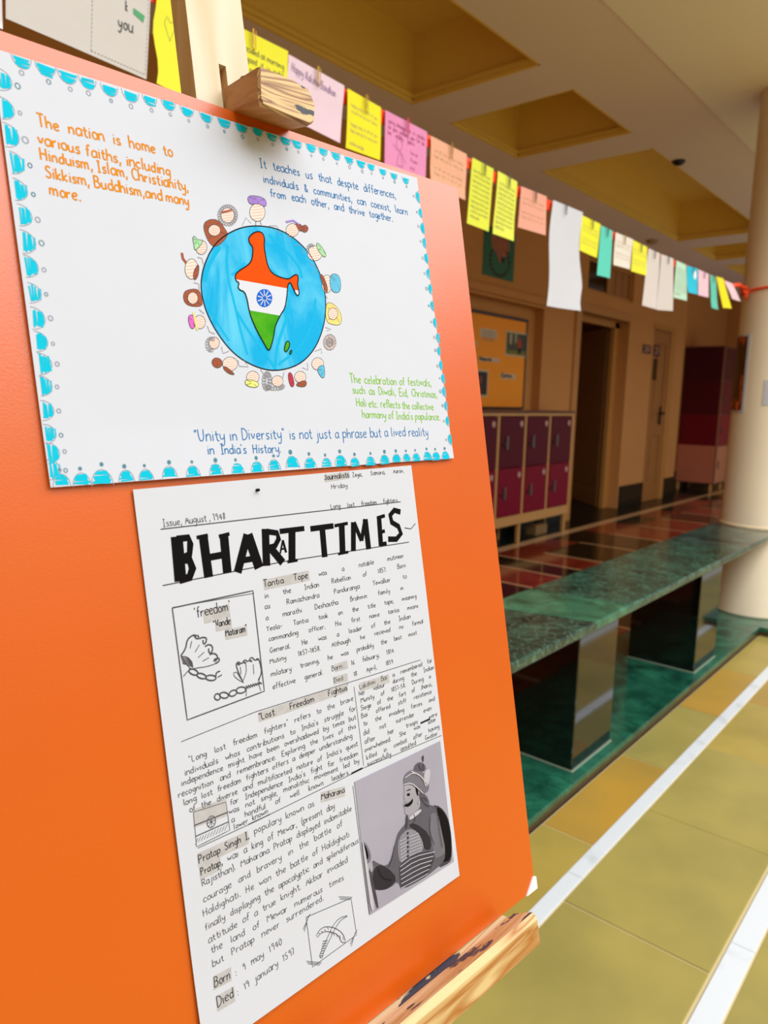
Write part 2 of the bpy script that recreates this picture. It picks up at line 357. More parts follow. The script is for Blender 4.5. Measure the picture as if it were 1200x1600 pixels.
# door 1 (open double doorway) : casing, transom, leaf
d1 = struct(MB().box((6.44, YW-0.02, ZF), (6.55, YW+0.14, 2.04), 0.004).box((6.44, YW-0.02, 2.04), (7.72, YW+0.02, 2.12), 0.004)
            .box((6.55, YW+0.11, ZF), (6.60, YW+0.16, 2.04)).box((7.60, YW+0.11, ZF), (7.72, YW+0.16, 2.04), 0.004).box((6.55, YW+0.11, 1.98), (7.72, YW+0.16, 2.04)).build('door_1', m_casing))
def door_leaf(p0, p1, z0, z1, m, parent, th=0.04):
    p0 = Vector((*p0, 0)); p1 = Vector((*p1, 0)); e = (p1-p0); L = e.length; e.normalize(); nn = Vector((e.y, -e.x, 0))
    X = lambda a, b, t: tuple(p0+e*a+nn*t+Vector((0, 0, b)))
    q = MB(); st = 0.1
    hz = [(st, L-st, z0+0.18, z0+0.78), (st, L-st, z0+0.92, z1-0.14)]
    holed(q, 0, L, z0, z1, hz, -th/2, th/2, X)
    leaf = recalc(q.build('door_leaf', m, parent))
    for a, b, c, d in hz:
        q2 = MB(); q2.prism([(a, c), (b, c), (b, d), (a, d)], -th*0.2, th*0.2, X)
        q2.prism([(a+0.05, c+0.05), (b-0.05, c+0.05), (b-0.05, d-0.05), (a+0.05, d-0.05)], -th*0.38, th*0.38, X)
        recalc(q2.build('door_panel', m, leaf))
    return leaf, X, L
l1, X1, L1 = door_leaf((7.66, 3.40), (8.20, 4.02), ZF+0.005, 1.99, mat('door_leaf_paint', 'd09a5c', 0.5, 0.4), d1)
MB().box((-0.03, -0.0, 1.03), (0.03, 0.0, 1.2)).box((L1-0.09, 1.0, 0.02), (L1-0.04, 1.16, 0.03), X=lambda a, b, t: X1(a, b, t)).build('handle_plate', m_black_p, l1) if False else None
# door 2 (closed)
d2 = struct(MB().box((8.95, YW-0.012, ZF), (9.10, YW+0.10, 2.10), 0.004).box((8.40, YW-0.012, 2.045), (8.95, YW+0.10, 2.10), 0.003).box((8.40, YW+0.06, ZF), (8.42, YW+0.10, 2.04)).build('door_2', m_casing))
l2, X2, L2 = door_leaf((8.425, 3.222), (8.945, 3.222), ZF+0.005, 2.03, m_door, d2)
hd = MB().box((8.78, 3.188, 0.95), (8.82, 3.201, 1.17), 0.003)
hd.tube([(8.80, 3.19, 1.09), (8.80, 3.15, 1.09), (8.70, 3.15, 1.085)], 0.013, 8)
hd.build('door_handle', m_black_p, l2, label='dark lever handle')
MB().box((8.47, 3.194, 1.47), (8.58, 3.201, 1.71), 0.003).build('vision_panel', m_glass_dark, l2)
# window over door 1
wn = MB()
for b_ in ((6.67, 7.76, 2.25, 2.28), (6.67, 7.76, 2.53, 2.56), (6.67, 6.70, 2.28, 2.53), (7.73, 7.76, 2.28, 2.53), (7.18, 7.22, 2.28, 2.53)):
    wn.box((b_[0], YW+0.03, b_[2]), (b_[1], YW+0.09, b_[3]), 0.003)
wd = struct(wn.build('window_1', m_casing))
MB().box((6.70, YW+0.05, 2.28), (7.18, YW+0.056, 2.53)).build('pane', m_glass_dark, wd)
for i in range(3):
    MB().box((7.225+i*0.168, YW+0.045, 2.282), (7.225+i*0.168+0.150, YW+0.065, 2.528), 0.004).build('wood_panel', m_door, wd)

# ------------------------------------------------------------------ bench
bench = thing('stone_bench', (2.5, 1.05, ZF), 'long stone bench with green marble seat slabs on black polished piers, beside the pillar', 'bench')
ZB = 0.53
def slab(poly, m):
    q = MB()
    bm = bmesh.new(); vs = [bm.verts.new((x, y, ZB-0.03)) for x, y in poly]; f = bm.faces.new(vs)
    r = bmesh.ops.extrude_face_region(bm, geom=[f])
    for v in r['geom']:
        if isinstance(v, bmesh.types.BMVert): v.co.z = ZB
    bmesh.ops.recalc_face_normals(bm, faces=bm.faces)
    bmesh.ops.bevel(bm, geom=[e for e in bm.edges if abs(e.verts[0].co.z-e.verts[1].co.z) < 1e-6], offset=0.006, segments=3, affect='EDGES', profile=0.5)
    bm.verts.index_update(); q.add([v.co.copy() for v in bm.verts], [[v.index for v in f.verts] for f in bm.faces]); bm.free()
    return q.build('seat_slab', m, bench)
Y0, Y1 = 0.873, 1.215
g = 0.0007
slab([(0.4+g, Y0), (2.02-g, Y0), (1.93-g, Y1), (0.4+g, Y1)], m_green_d)
slab([(2.02+g, Y0), (2.27-g, Y0), (2.22-g, Y1), (1.93+g, Y1)], m_green_l)
slab([(2.27+g, Y0), (3.55-g, Y0), (3.50-g, Y1), (2.22+g, Y1)], m_green)
def arc(r, y0, y1, n=14):
    o = []
    for i in range(n+1):
        y = y0+(y1-y0)*i/n; dy = y-PC[1]
        if abs(dy) < r: o.append((PC[0]-math.sqrt(r*r-dy*dy), y))
    return o
slab([(3.55+g, Y0)]+arc(PR+0.002, Y0, PC[1]+PR*0.8)+[(4.31, Y1-.01), (4.31, Y1), (3.50+g, Y1)], marble('grey_green_marble', '1c2724', '4a6a5c', 6, 0.14, 0.3))
for x in (0.85, 1.996, 3.141):
    MB().box((x, 0.91, ZF), (x+0.283, 1.20, ZB-0.031), 0.003).build('pier', m_black, bench)
    MB().box((x-0.005, 0.905, ZF), (x+0.288, 1.20, ZF+0.003), 0.0).build('mortar_line', mat('mortar', '8e9c86', 0.5), bench)

# ------------------------------------------------------------------ lockers
def locker_door(parent, x0, x1, z0, z1, y, m, badge=True):
    d = MB().box((x0, y-0.012, z0), (x1, y+0.006, z1), 0.002).build('locker_door', m, parent)
    hx = x0+(x1-x0)*0.20
    MB().box((hx, y-0.024, z0+(z1-z0)*0.36), (hx+0.032, y-0.013, z0+(z1-z0)*0.62), 0.004).build('handle', m_metal, d)
    MB().tube([(hx-0.03, y-0.024, z0+(z1-z0)*0.46), (hx-0.03, y-0.012, z0+(z1-z0)*0.46)], 0.011, 10).build('lock', m_black_p, d)
    if badge:
        c = ((x0+x1)/2+0.12, y-0.0135, z1-0.055)
        MB().tube([(c[0], c[1]-0.003, c[2]), (c[0], c[1]+0.001, c[2])], 0.021, 14).box((c[0]-0.011, c[1]-0.004, c[2]-0.025), (c[0]+0.011, c[1]-0.001, c[2])).build('number_badge', m_badge, d)
    return d
lk = thing('locker_cabinet', (5.15, 3.06, ZF), 'low tan locker cabinet with maroon and crimson doors below the orange notice board', 'cabinet')
yf = 2.93; q = MB()
xs = [4.34, 4.755, 5.158, 5.561, 5.972]
q.box((4.32, yf, 1.07), (5.985, 3.18, 1.095), 0.003).box((4.32, yf, 0.205), (5.985, 3.18, 0.285), 0.003).box((4.32, 3.165, 0.285), (5.985, 3.18, 1.07))
for x in xs: q.box((x-0.022, yf, 0.285), (x+0.022, 3.165, 1.07), 0.002)
q.build('frame', m_locker_f, lk)
bx('top', (4.31, yf-0.012, 1.096), (5.99, 3.195, 1.112), mat('locker_top', '5a3018', 0.4), lk, 0.002)
for x in (4.34, 5.158, 5.95):
    for y in (yf+0.01, 3.13): bx('leg', (x-0.014, y, ZF), (x+0.014, y+0.03, 0.206), m_locker_f, lk, 0.002)
for i in range(4):
    a, b = xs[i]+0.024, xs[i+1]-0.024
    locker_door(lk, a, b, 0.672, 1.066, yf+0.004, m_lock_d); locker_door(lk, a, b, 0.289, 0.666, yf+0.004, m_lock_l)
tag(bx('brick_block', (5.55, 3.0, ZF), (5.75, 3.1, 0.13), mat('pale_block', '8a6a40', 0.6, var=0.2, vscale=20), bev=0.004), 'small pale block lying on the floor under the low locker cabinet', 'block')

tc_ = thing('tall_locker_cabinet', (10.5, 3.2, ZF), 'tall locker cabinet with dark maroon to salmon bands at the far end of the corridor', 'cabinet')
bands = [(0.16, 0.665, 'b86a50'), (0.665, 1.08, '6c0e1a'), (1.08, 1.52, '500f19'), (1.52, 1.96, '48141f')]
for i, (a, b, h) in enumerate(bands):
    mm = mat('tall_locker_'+str(i), h, 0.4, 0.2)
    bx('side_panel', (10.25, 2.96, a+0.002), (10.265, 3.445, b-0.002), mm, tc_, 0.001)
    mf = mat('tall_locker_front_'+str(i), ['c98a6a', '8c2236', '6b1f30', '4d1a2a'][i], 0.35, 0.4)
    d = bx('locker_door', (10.285, 2.935, a+0.008), (10.72, 2.95, b-0.008), mf, tc_, 0.002)
    bx('handle', (10.33, 2.922, (a+b)/2-0.05), (10.35, 2.934, (a+b)/2+0.05), m_metal, d, 0.002)
q = MB().box((10.266, 2.951, 0.15), (10.75, 3.445, 1.965), 0.002).box((10.25, 2.94, 0.15), (10.284, 2.958, 1.965)).box((10.722, 2.94, 0.15), (10.75, 2.958, 1.965)).box((10.25, 2.94, 1.962), (10.75, 3.445, 1.975))
q.build('body', mat('tall_locker_frame', '8a5a48', 0.4), tc_)
for x in (10.27, 10.71):
    for y in (2.97, 3.40): bx('leg', (x, y, ZF), (x+0.03, y+0.03, 0.151), m_locker_f, tc_)

# ------------------------------------------------------------------ stroke lettering
G = {}
def glyphs():
    T = """a 3.2 3,3.6 2,4 1,4 0,2.8 0,1 .8,0 2,0.2 3,1.6|3,4 3,1 3.4,0
b 3.2 0,7 0,0|0,2.6 1,4 2.4,4 3,2.6 2.8,.8 1.6,0 0,.8
c 2.8 2.8,3.4 1.8,4 .6,3.6 0,2 .5,.5 1.6,0 2.8,.6
d 3.2 3,3 2,4 .8,3.8 0,2 .6,.3 1.8,0 3,1.2|3,7 3,0
e 3 0,2 2.8,2.4 2.6,3.6 1.5,4 .4,3.4 0,2 .4,.6 1.6,0 2.8,.6
f 2.4 2.6,6.4 1.8,7 1,6.2 1,0|0,4 2.2,4
g 3.2 3,3.4 2,4 .8,3.8 0,2.2 .8,.6 2,.8 3,2|3,4 3,-1.8 2,-3 .6,-2.4
h 3.2 0,7 0,0|0,2.4 1.2,4 2.4,3.8 2.8,2.4 2.8,0
i 1 .4,4 .4,0|.4,5.6 .5,5.3
j 1.8 1.2,4 1.2,-2 .4,-3 -.4,-2.4|1.2,5.6 1.3,5.3
k 3 0,7 0,0|2.6,4 0,1.8 2.8,0
l 1.2 .3,7 .3,.6 .8,0
m 5 0,4 0,0|0,2.6 1,4 2,3.6 2.2,0|2.2,2.6 3.2,4 4.2,3.6 4.4,0
n 3.2 0,4 0,0|0,2.4 1.2,4 2.4,3.8 2.8,2.4 2.8,0
o 3 1.5,4 .4,3.4 0,2 .4,.5 1.5,0 2.6,.6 2.9,2 2.5,3.5 1.5,4
p 3.2 0,4 0,-3|0,2.8 1.2,4 2.5,3.8 3,2.4 2.4,.6 1.2,.2 0,1.2
q 3.2 3,3.4 2,4 .8,3.8 0,2.2 .8,.6 2,.8 3,2|3,4 3,-3 3.6,-2.4
r 2.4 0,4 0,0|0,2.2 1,3.8 2.2,3.8
s 2.6 2.4,3.4 1.4,4 .3,3.4 .5,2.4 2,1.7 2.4,.7 1.3,0 0,.5
t 2.4 1,6 1,.8 1.8,0 2.4,.4|0,4 2.2,4
u 3.2 0,4 0,1.2 .8,0 2,.2 2.8,1.6|2.8,4 2.8,.6 3.3,0
v 2.8 0,4 1.3,0 2.6,4
w 4.4 0,4 1,0 2.1,3.4 3.2,0 4.2,4
x 2.8 0,4 2.6,0|2.6,4 0,0
y 3 0,4 .3,1.4 1.4,.8 2.8,2.2|2.8,4 2.6,-1.6 1.4,-3 .2,-2.2
z 2.8 0,4 2.6,4 0,0 2.8,0
A 4 0,0 1.9,7 3.8,0|.8,2.6 3.1,2.6
B 3.6 0,7 0,0|0,7 2.2,6.8 2.8,5.4 2,4 0,3.8|2,3.8 3.3,2.6 3,.8 1.6,0 0,0
C 3.8 3.6,6 2.2,7 .6,6 0,3.4 .6,1 2,0 3.6,1
D 3.8 0,7 0,0|0,7 2.2,6.6 3.5,4.6 3.4,2 2,.3 0,0
E 3.2 0,7 0,0|0,7 3,7|0,3.6 2.4,3.6|0,0 3,0
F 3.2 0,7 0,0|0,7 3,7|0,3.6 2.4,3.6
G 4 3.6,6 2.2,7 .6,6 0,3.4 .6,1 2,0 3.6,1 3.6,3 2.2,3
H 4 0,7 0,0|3.4,7 3.4,0|0,3.6 3.4,3.6
I 2.4 1.1,7 1.1,0|.1,7 2.1,7|.1,0 2.1,0
J 3 2.4,7 2.4,1 1.2,0 0,1
K 3.6 0,7 0,0|3.2,7 0,3.2 3.4,0
L 3.2 0,7 0,0 2.8,0
M 5 0,0 .3,7 2.3,2.4 4.3,7 4.7,0
N 4 0,0 0,7 3.4,0 3.4,7
O 4 1.9,7 .4,6 0,3.4 .5,.9 1.9,0 3.4,1 3.8,3.6 3.3,6.1 1.9,7
P 3.6 0,7 0,0|0,7 2.4,6.8 3.1,5.2 2.2,3.6 0,3.3
Q 4 1.9,7 .4,6 0,3.4 .5,.9 1.9,0 3.4,1 3.8,3.6 3.3,6.1 1.9,7|2.4,1.6 4,-.4
R 3.8 0,7 0,0|0,7 2.4,6.8 3.1,5.4 2.2,3.8 0,3.5|1.4,3.6 3.4,0
S 3.4 3,6.2 1.8,7 .4,6.2 .5,4.6 2.6,3 3,1.4 1.8,0 0,.9
T 3.8 1.8,7 1.8,0|0,7 3.6,7
U 4 0,7 .1,1.4 1.6,0 3.2,1.2 3.4,7
V 3.6 0,7 1.7,0 3.4,7
W 5 0,7 1.2,0 2.5,5 3.7,0 5,7
X 3.6 0,7 3.2,0|3.2,7 0,0
Y 3.6 0,7 1.6,3.6 3.3,7|1.6,3.6 1.5,0
Z 3.4 0,7 3,7 0,0 3.2,0
0 3.2 1.5,6.6 .3,5.4 0,3 .5,.6 1.5,0 2.6,.8 2.9,3.4 2.5,5.8 1.5,6.6
1 1.6 0,5.4 1,6.6 1,0
2 3.2 .2,5.4 1.4,6.6 2.6,5.6 2.2,3.6 0,0 2.9,.1
3 3 .2,6 1.4,6.6 2.5,5.4 1.2,3.6 2.6,2 1.6,0 0,.8
4 3.4 2.2,0 2.2,6.6 0,2.2 3.2,2.2
5 3 2.6,6.6 .4,6.6 .2,4 1.8,4 2.6,2 1.6,0 0,.6
6 3 2.4,6.4 .6,4.4 0,1.8 1.2,0 2.6,1.4 1.8,3.2 .2,2.4
7 3 0,6.6 2.8,6.6 1.2,0
8 3 1.4,3.6 .3,5 1.4,6.6 2.5,5.2 1.4,3.6 .1,1.6 1.3,0 2.7,1.5 1.4,3.6
9 3 2.7,5 1.4,6.6 .2,5 1.3,3.6 2.7,4.8 2.4,0
. 1.2 .2,.7 .6,.1 .2,.3
, 1.2 .5,.9 .5,.2 .1,-1.4
' 1 .3,7 .2,5.6
" 1.8 .3,7 .2,5.6|1.2,7 1.1,5.6
- 2.6 .2,2.4 2.2,2.5
( 1.6 1.4,7.4 .2,4 .4,0 1.4,-1.4
) 1.6 .1,7.4 1.2,4 1,0 0,-1.4
: 1.2 .3,.7 .6,.1|.3,3.6 .6,3
& 3.6 3.2,0 .6,4.4 1,6.4 2.2,5.6 1.8,4.2 .2,2 .8,.2 2.2,.4 3.2,2.4"""
    for ln in T.split('\n'):
        c, wd, rest = ln.split(' ', 2)
        st = [[tuple(float(q) for q in p.split(',')) for p in s.split()] for s in rest.split('|')]
        G[c] = (float(wd), st)
glyphs()
def chaikin(p):
    if len(p) < 3: return p
    o = [p[0]]
    for a, b in zip(p[:-1], p[1:]):
        o += [(a[0]*.75+b[0]*.25, a[1]*.75+b[1]*.25), (a[0]*.25+b[0]*.75, a[1]*.25+b[1]*.75)]
    return o+[p[-1]]

class Ink:
    """flat strokes and fills in a surface's own (u, v) metres; S(u, v, lift) gives the world point"""
    def __init__(s, S): s.S = S; s.mb = MB(); s.lv = 0.00025; s.k = 0
    def stroke(s, pts, w, step=0.004):
        P = [np.array(p, float) for p in pts]
        if len(P) < 2: return
        Q = [P[0]]
        for a, b in zip(P[:-1], P[1:]):
            L = np.linalg.norm(b-a); n = max(1, int(L/step))
            if L < 1e-7: continue
            Q += [a+(b-a)*i/n for i in range(1, n+1)]
        if len(Q) < 2: return
        L, R = [], []
        for i, p in enumerate(Q):
            t = Q[min(i+1, len(Q)-1)]-Q[max(i-1, 0)]; n = np.linalg.norm(t); t = t/n if n > 1e-9 else np.array([1., 0])
            nn = np.array([-t[1], t[0]])*w/2; L.append(p+nn); R.append(p-nn)
        s.k += 1; lv = s.lv*.4+(s.k % 7)*3e-6
        n = len(Q); s.mb.add([s.S(*q, lv) for q in L]+[s.S(*q, lv) for q in R], [(n+i, n+i+1, i+1, i) for i in range(n-1)])
    def fill(s, pts, lv=None):
        from mathutils.geometry import tessellate_polygon
        P = [Vector((p[0], p[1], 0)) for p in pts]; tri = tessellate_polygon([P]); s.k += 1
        z = (s.lv if lv is None else lv)*.4
        out = []
        for t in tri:
            a, b, c = (P[i] for i in t)
            out.append(t if (b-a).cross(c-a).z > 0 else (t[0], t[2], t[1]))
        s.mb.add([s.S(p.x, p.y, z) for p in P], out)
    def ellipse(s, c, a, b, rot=0, w=None, n=16, a0=0, a1=360):
        cr, sr = math.cos(math.radians(rot)), math.sin(math.radians(rot)); pts = []
        for i in range(n+1):
            t = math.radians(a0+(a1-a0)*i/n); x, y = a*math.cos(t), b*math.sin(t); pts.append((c[0]+x*cr-y*sr, c[1]+x*sr+y*cr))
        if w: s.stroke(pts, w)
        else: s.fill(pts[:-1])
    def text(s, txt, p0, p1, xh, w, jit=0.12, seed=0, fit=True, sp=0.9):
        rnd = random.Random(hash(len(txt))+seed+int(p0[0]*1e4))
        p0 = np.array(p0, float); p1 = np.array(p1, float); d = p1-p0; L = np.linalg.norm(d); e = d/L; nn = np.array([-e[1], e[0]])
        k = xh/4.0; words = txt.split(' ')
        ww = [sum(G[c][0]+sp for c in wd if c in G)*k for wd in words]
        tot = sum(ww); sq = 1.0
        mingap = 2.2*k
        if fit:
            if len(words) > 1:
                sq = max(1.0, min(1.2, (L-5.5*k*(len(words)-1))/tot)); tot *= sq
            gap = (L-tot)/max(1, len(words)-1) if len(words) > 1 else 0
            if gap < mingap or len(words) == 1: sq *= (L-mingap*(len(words)-1))/tot; gap = mingap if len(words) > 1 else 0
            if len(words) == 1: sq = min(sq, 1.6)
        else: gap = 2.4*k
        x = 0.0
        for wd, wl in zip(words, ww):
            dy = rnd.uniform(-.25, .25)*k
            for c in wd:
                if c not in G: continue
                gw, st = G[c]; rx = rnd.uniform(-jit, jit); sc = 1+rnd.uniform(-.07, .07)
                for q in st:
                    q2 = [(a+rnd.uniform(-jit, jit), b+rnd.uniform(-jit, jit)) for a, b in q]
                    q2 = chaikin(q2)
                    s.stroke([p0+e*(x+(a+rx)*k*sq*sc)+nn*(b*k*sc+dy) for a, b in q2], w, 0.01)
                x += (gw+sp)*k*sq
            x += gap
        return s
    def build(s, name, m, parent, label=None):
        o = s.mb.build(name, m, parent, label=label)
        if any(k in name for k in ('writing', 'scallop', 'shading', 'lines', 'sketches', 'stroke', 'tone', 'lettering', 'beaded', 'button', 'light_line', 'spokes', 'outline')): o['kind'] = 'stuff'
        return o

# ------------------------------------------------------------------ easel frame: the leaning board's own axes
N = np.array([-0.0779, -0.9784, 0.1913]); N /= np.linalg.norm(N)
O = np.array([0.1981, 0.3372, 1.1217])
U = np.array([-N[1], N[0], 0]); U /= np.linalg.norm(U); V = np.cross(N, U)
def E(u, v, h): return tuple(O+U*u+V*v+N*h)
def B(px, py, h=0.0015):
    """photo point -> (u, v) on the board's plane"""
    r = ray(px, py); t = (N @ (O+h*N-CAM))/(N @ r); P = CAM+t*r-O; return (float(P @ U), float(P @ V))

# easel
foot = O+V*(-(O[2])/V[2]); 
easel = thing('wooden_easel', (float(foot[0]+0.085), float(foot[1]), 0.0), 'pale pine wooden easel with a clamp peg, holding the orange board', 'easel')
# mast: body plus front face pieces that leave a routed slot open
def ebox(u0, u1, v0, v1, h0, h1, bev=0.0, q=None): return (q or MB()).box((u0, v0, h0), (u1, v1, h1), bev, X=lambda a, b, c: E(a, b, c))
ms = MB(); MU0, MU1, MH = 0.0712, 0.1115, -0.009
ebox(MU0, MU1, -1.10, 0.62, MH-0.0155, MH-0.010, 0, ms)
ms.mi = 0
ebox(MU0, 0.0895, -1.10, 0.62, MH-0.010, MH, 0, ms); ebox(0.0945, MU1, -1.10, 0.62, MH-0.010, MH, 0, ms)
ebox(0.0895, 0.0945, 0.252, 0.62, MH-0.010, MH, 0, ms); ebox(0.0895, 0.0945, -1.10, 0.0, MH-0.010, MH, 0, ms)
mast = ms.build('mast', [m_pine, m_pine_side], easel)
for p in mast.data.polygons:
    nv = p.normal
    if nv.dot(Vector(U)) < -0.7: p.material_index = 1
# rear leg, front legs, brace
def bar(a, b, wu, wh, name, m=m_pine_leg):
    a = Vector(a); b = Vector(b); t = (b-a).normalized(); uu = Vector(U)-t*Vector(U).dot(t); uu.normalize(); hh = t.cross(uu)
    q = MB(); vs = []
    for p in (a, b):
        for i, j in ((-1, -1), (1, -1), (1, 1), (-1, 1)): vs.append(p+uu*wu/2*i+hh*wh/2*j)
    q.add(vs, [(0, 3, 2, 1), (4, 5, 6, 7), (0, 1, 5, 4), (1, 2, 6, 5), (2, 3, 7, 6), (3, 0, 4, 7)])
    return recalc(q.build(name, m, easel))
def floorpt(u, h):
    p = O+U*u+N*h; t = -(p[2])/V[2]; q = p+V*t; q[2] = 0.003; return q
bar(E(0.045, 0.14, -0.045), floorpt(-0.22, -0.045), 0.04, 0.022, 'leg'); bar(E(0.128, 0.14, -0.045), floorpt(0.20, -0.045), 0.04, 0.022, 'leg')
ebox(0.02, 0.152, 0.06, 0.13, -0.034, -0.0295, 0).build('apex_plate', m_pine_leg, easel)
tp = np.array(E(0.0865, 0.16, -0.058)); bar(tp, (tp[0]+0.02, tp[1]+0.38, 0.012), 0.045, 0.022, 'rear_leg')
ebox(-0.06, 0.18, -0.72, -0.68, -0.033, -0.0295, 0).build('cross_bar', m_pine_leg, easel)
# clamp peg above the board
pq = MB()
bk = [(0.0905, 0.2225), (0.134, 0.2225), (0.134, 0.2365), (0.0905, 0.2365)]
fr = [(0.0865, 0.2120), (0.0875, 0.2085), (0.121, 0.2065), (0.1255, 0.2095), (0.1275, 0.2205), (0.1235, 0.2285), (0.110, 0.2305), (0.0885, 0.2305)]
bk2 = [(0.0905, 0.2235), (0.0912, 0.2225), (0.1325, 0.2225), (0.134, 0.2232), (0.134, 0.2335), (0.1325, 0.2365), (0.11, 0.2368), (0.0905, 0.2368)]
mid = [(a*.12+b*.88, c*.12+d*.88) for (a, c), (b, d) in zip(bk2, fr)]
fr_in = [((a-0.106)*0.965+0.106, (b-0.219)*0.94+0.219) for a, b in fr]
rings = [[E(a, b, -0.008) for a, b in bk2], [E(a, b, 0.0285) for a, b in fr], [E(a, b, 0.031) for a, b in fr_in]]
vs = [p for r in rings for p in r]; n = 8
pq.mi = 1
pq.add(vs, [(i*n+k, i*n+(k+1) % n, (i+1)*n+(k+1) % n, (i+1)*n+k) for i in range(1) for k in range(n)]+[tuple(range(n))[::-1]])
pq.mi = 0
pq.add(vs[n:], [(k, (k+1) % n, n+(k+1) % n, n+k) for k in range(n)]+[tuple(range(n, 2*n))])
peg = pq.build('clamp_peg', [m_peg, m_peg_side], easel, label='short pine clamp block with chipped dark paint')
MB().tube([E(0.098, 0.2375, 0.004), E(0.098, 0.2395, 0.004)], 0.003, 10).build('screw', m_clip_d, peg)
# ledge under the board
lp = [(-0.029, -0.358), (0.029, -0.358), (0.0315, -0.3555), (0.0315, -0.3375), (0.028, -0.3335), (0.0235, -0.3355), (0.010, -0.3405), (0.0085, -0.3455), (-0.029, -0.3455)]
lq = MB(); n = len(lp); UL0, UL1 = -0.16, 0.2555
ns = 24
for i in range(ns+1):
    u = UL0+(UL1-UL0)*i/ns
    wob = [0.0006*noise.noise(Vector((u*60, k*3.1, 0))) for k in range(n)]
    lq.v += [E(u, b+wob[k], a+wob[k]*0.5) for k, (a, b) in enumerate(lp)]
for i in range(ns):
    for k in range(n):
        lq.f.append((i*n+k, (i+1)*n+k, (i+1)*n+(k+1) % n, i*n+(k+1) % n)); lq.m.append(1 if k in (4, 5, 6, 7) else 0)
lq.f += [tuple(range(n)), tuple(range(ns*n, (ns+1)*n))[::-1]]; lq.m += [0, 0]
recalc(lq.build('ledge', [m_ledge, m_ledge_top], easel, label='pine ledge bar with flaked dark paint along its top'))

# board
BU0, BU1, BV0, BV1 = -0.135, 0.2985, -0.3445, 0.2195
board = thing('orange_board', E(0.08, BV0, -0.003), 'orange card covered display board resting on the easel ledge', 'display board')
bq = MB(); bm = bmesh.new()
nu, nv = 10, 12
def grid_sheet(S, u0, u1, v0, v1, nu, nv, th):
    q = MB(); vs = []
    for s_ in (0, 1):
        for j in range(nv+1):
            for i in range(nu+1): vs.append(S(u0+(u1-u0)*i/nu, v0+(v1-v0)*j/nv, -th*s_))
    K = (nu+1)*(nv+1); fs = []
    for j in range(nv):
        for i in range(nu):
            a = j*(nu+1)+i; b = a+nu+1; fs.append((a, a+1, b+1, b)); fs.append((K+a, K+b, K+b+1, K+a+1))
    ring = [i for i in range(nu+1)]+[j*(nu+1)+nu for j in range(1, nv+1)]+[nv*(nu+1)+i for i in range(nu-1, -1, -1)]+[j*(nu+1) for j in range(nv-1, 0, -1)]
    nf = len(fs)
    nr = len(ring); D = len(vs); vs += [vs[a] for a in ring]+[vs[K+a] for a in ring]
    for i in range(nr): j = (i+1) % nr; fs.append((D+i, D+nr+i, D+nr+j, D+j))
    q.nflat = nf
    q.add(vs, fs); return q
ebox(BU0+0.001, BU1-0.0012, BV0, BV1-0.001, -0.0065, -0.0008).build('foam_backing', m_foam, board)
def SB(u, v, l):                                                   # card surface, softly buckled, never below the backing
    h = 0.0004*(1+noise.noise(Vector((u*7, v*7, 2))))
    return E(u, v, h-0.0006+l)
grid_sheet(SB, BU0, BU1, BV0+0.0002, BV1, 24, 30, 0.0003).build('orange_card', m_orange, board, smooth=True, label='orange card sheet')
# chipped white corner at the lower right
q = MB().prism([(0.286, -0.3445), (0.3005, -0.3445), (0.3005, -0.335), (0.2965, -0.334)], -0.002, 0.0009, lambda a, b, t: E(a, b, t)).build('torn_corner', m_foam, board, label='torn white corner')

# ---- poster (landscape sheet)
PTL, PTR, PBR, PBL = B(-14, 75), B(651, 278), B(708, 716), B(78, 762)
def hp(u, v):
    d = 0.0011+0.0003*(1+noise.noise(Vector((u*16, v*16, 5))))+0.00006*noise.noise(Vector((u*45, v*45, 1)))
    d += 0.0018*max(0, (0.03-abs(v-0.0))/0.03)*(0.5+0.5*math.sin(u*22+1))*0.6
    return d+0.0004
def quadmap(TL, TR, BR, BL):
    TL, TR, BR, BL = map(np.array, (TL, TR, BR, BL))
    return lambda s, t: tuple((TL*(1-s)+TR*s)*(1-t)+(BL*(1-s)+BR*s)*t)
def sheet(name, Q, H, mt, parent, nu, nv, frame=E, th=0.00018, wob=None):
    qm = quadmap(*Q)
    def S(a, b, l):
        u, v = qm(a, 1-b); return frame(u, v, H(u, v)+l)
    return grid_sheet(S, 0, 1, 0, 1, nu, nv, th).build(name, mt, parent, smooth=True)
poster = thing('unity_poster', E(0.105, PBL[1], 0.001), 'white landscape poster with hand drawn globe and cyan scalloped border on the orange board', 'poster')
sheet('sheet', (PTL, PTR, PBR, PBL), hp, m_paper, poster, 96, 66)
SP = lambda u, v, l: E(u, v, hp(u, v)+l)
def P(x, y): return B(x, y, 0.0015)

ink = Ink(SP)
for t, a, b, xh in [("The nation is home to", (59, 198), (272, 247), .0035), ("various faiths, including", (60, 225), (268, 277), .0034), ("Hinduism, Islam, Christianity,", (64, 250), (296, 300), .0033),
                ("Sikkism, Buddhism,and many", (72, 278), (297, 323), .0033), ("more.", (78, 304), (129, 315), .0034)]:
    ink.text(t, P(*a), P(*b), xh, 0.00085)
ink.build('orange_writing', m_ink_or, poster, 'orange handwriting')
ink = Ink(SP)
for t, a, b, xh in [("It teaches us that despite differences,", (407, 262), (620, 311), .0032), ("individuals & communities, can coexist, learn", (412, 285), (638, 337), .0030), ("from each other, and thrive together.", (423, 307), (615, 347), .0029),
                ("\"Unity in Diversity\" is not just a phrase but a lived reality", (304, 690), (670, 681), .0038), ("in India's History.", (324, 710), (440, 707), .0031)]:
    ink.text(t, P(*a), P(*b), xh, 0.0006)
ink.build('blue_writing', m_ink_bl, poster, 'blue handwriting')
ink = Ink(SP)
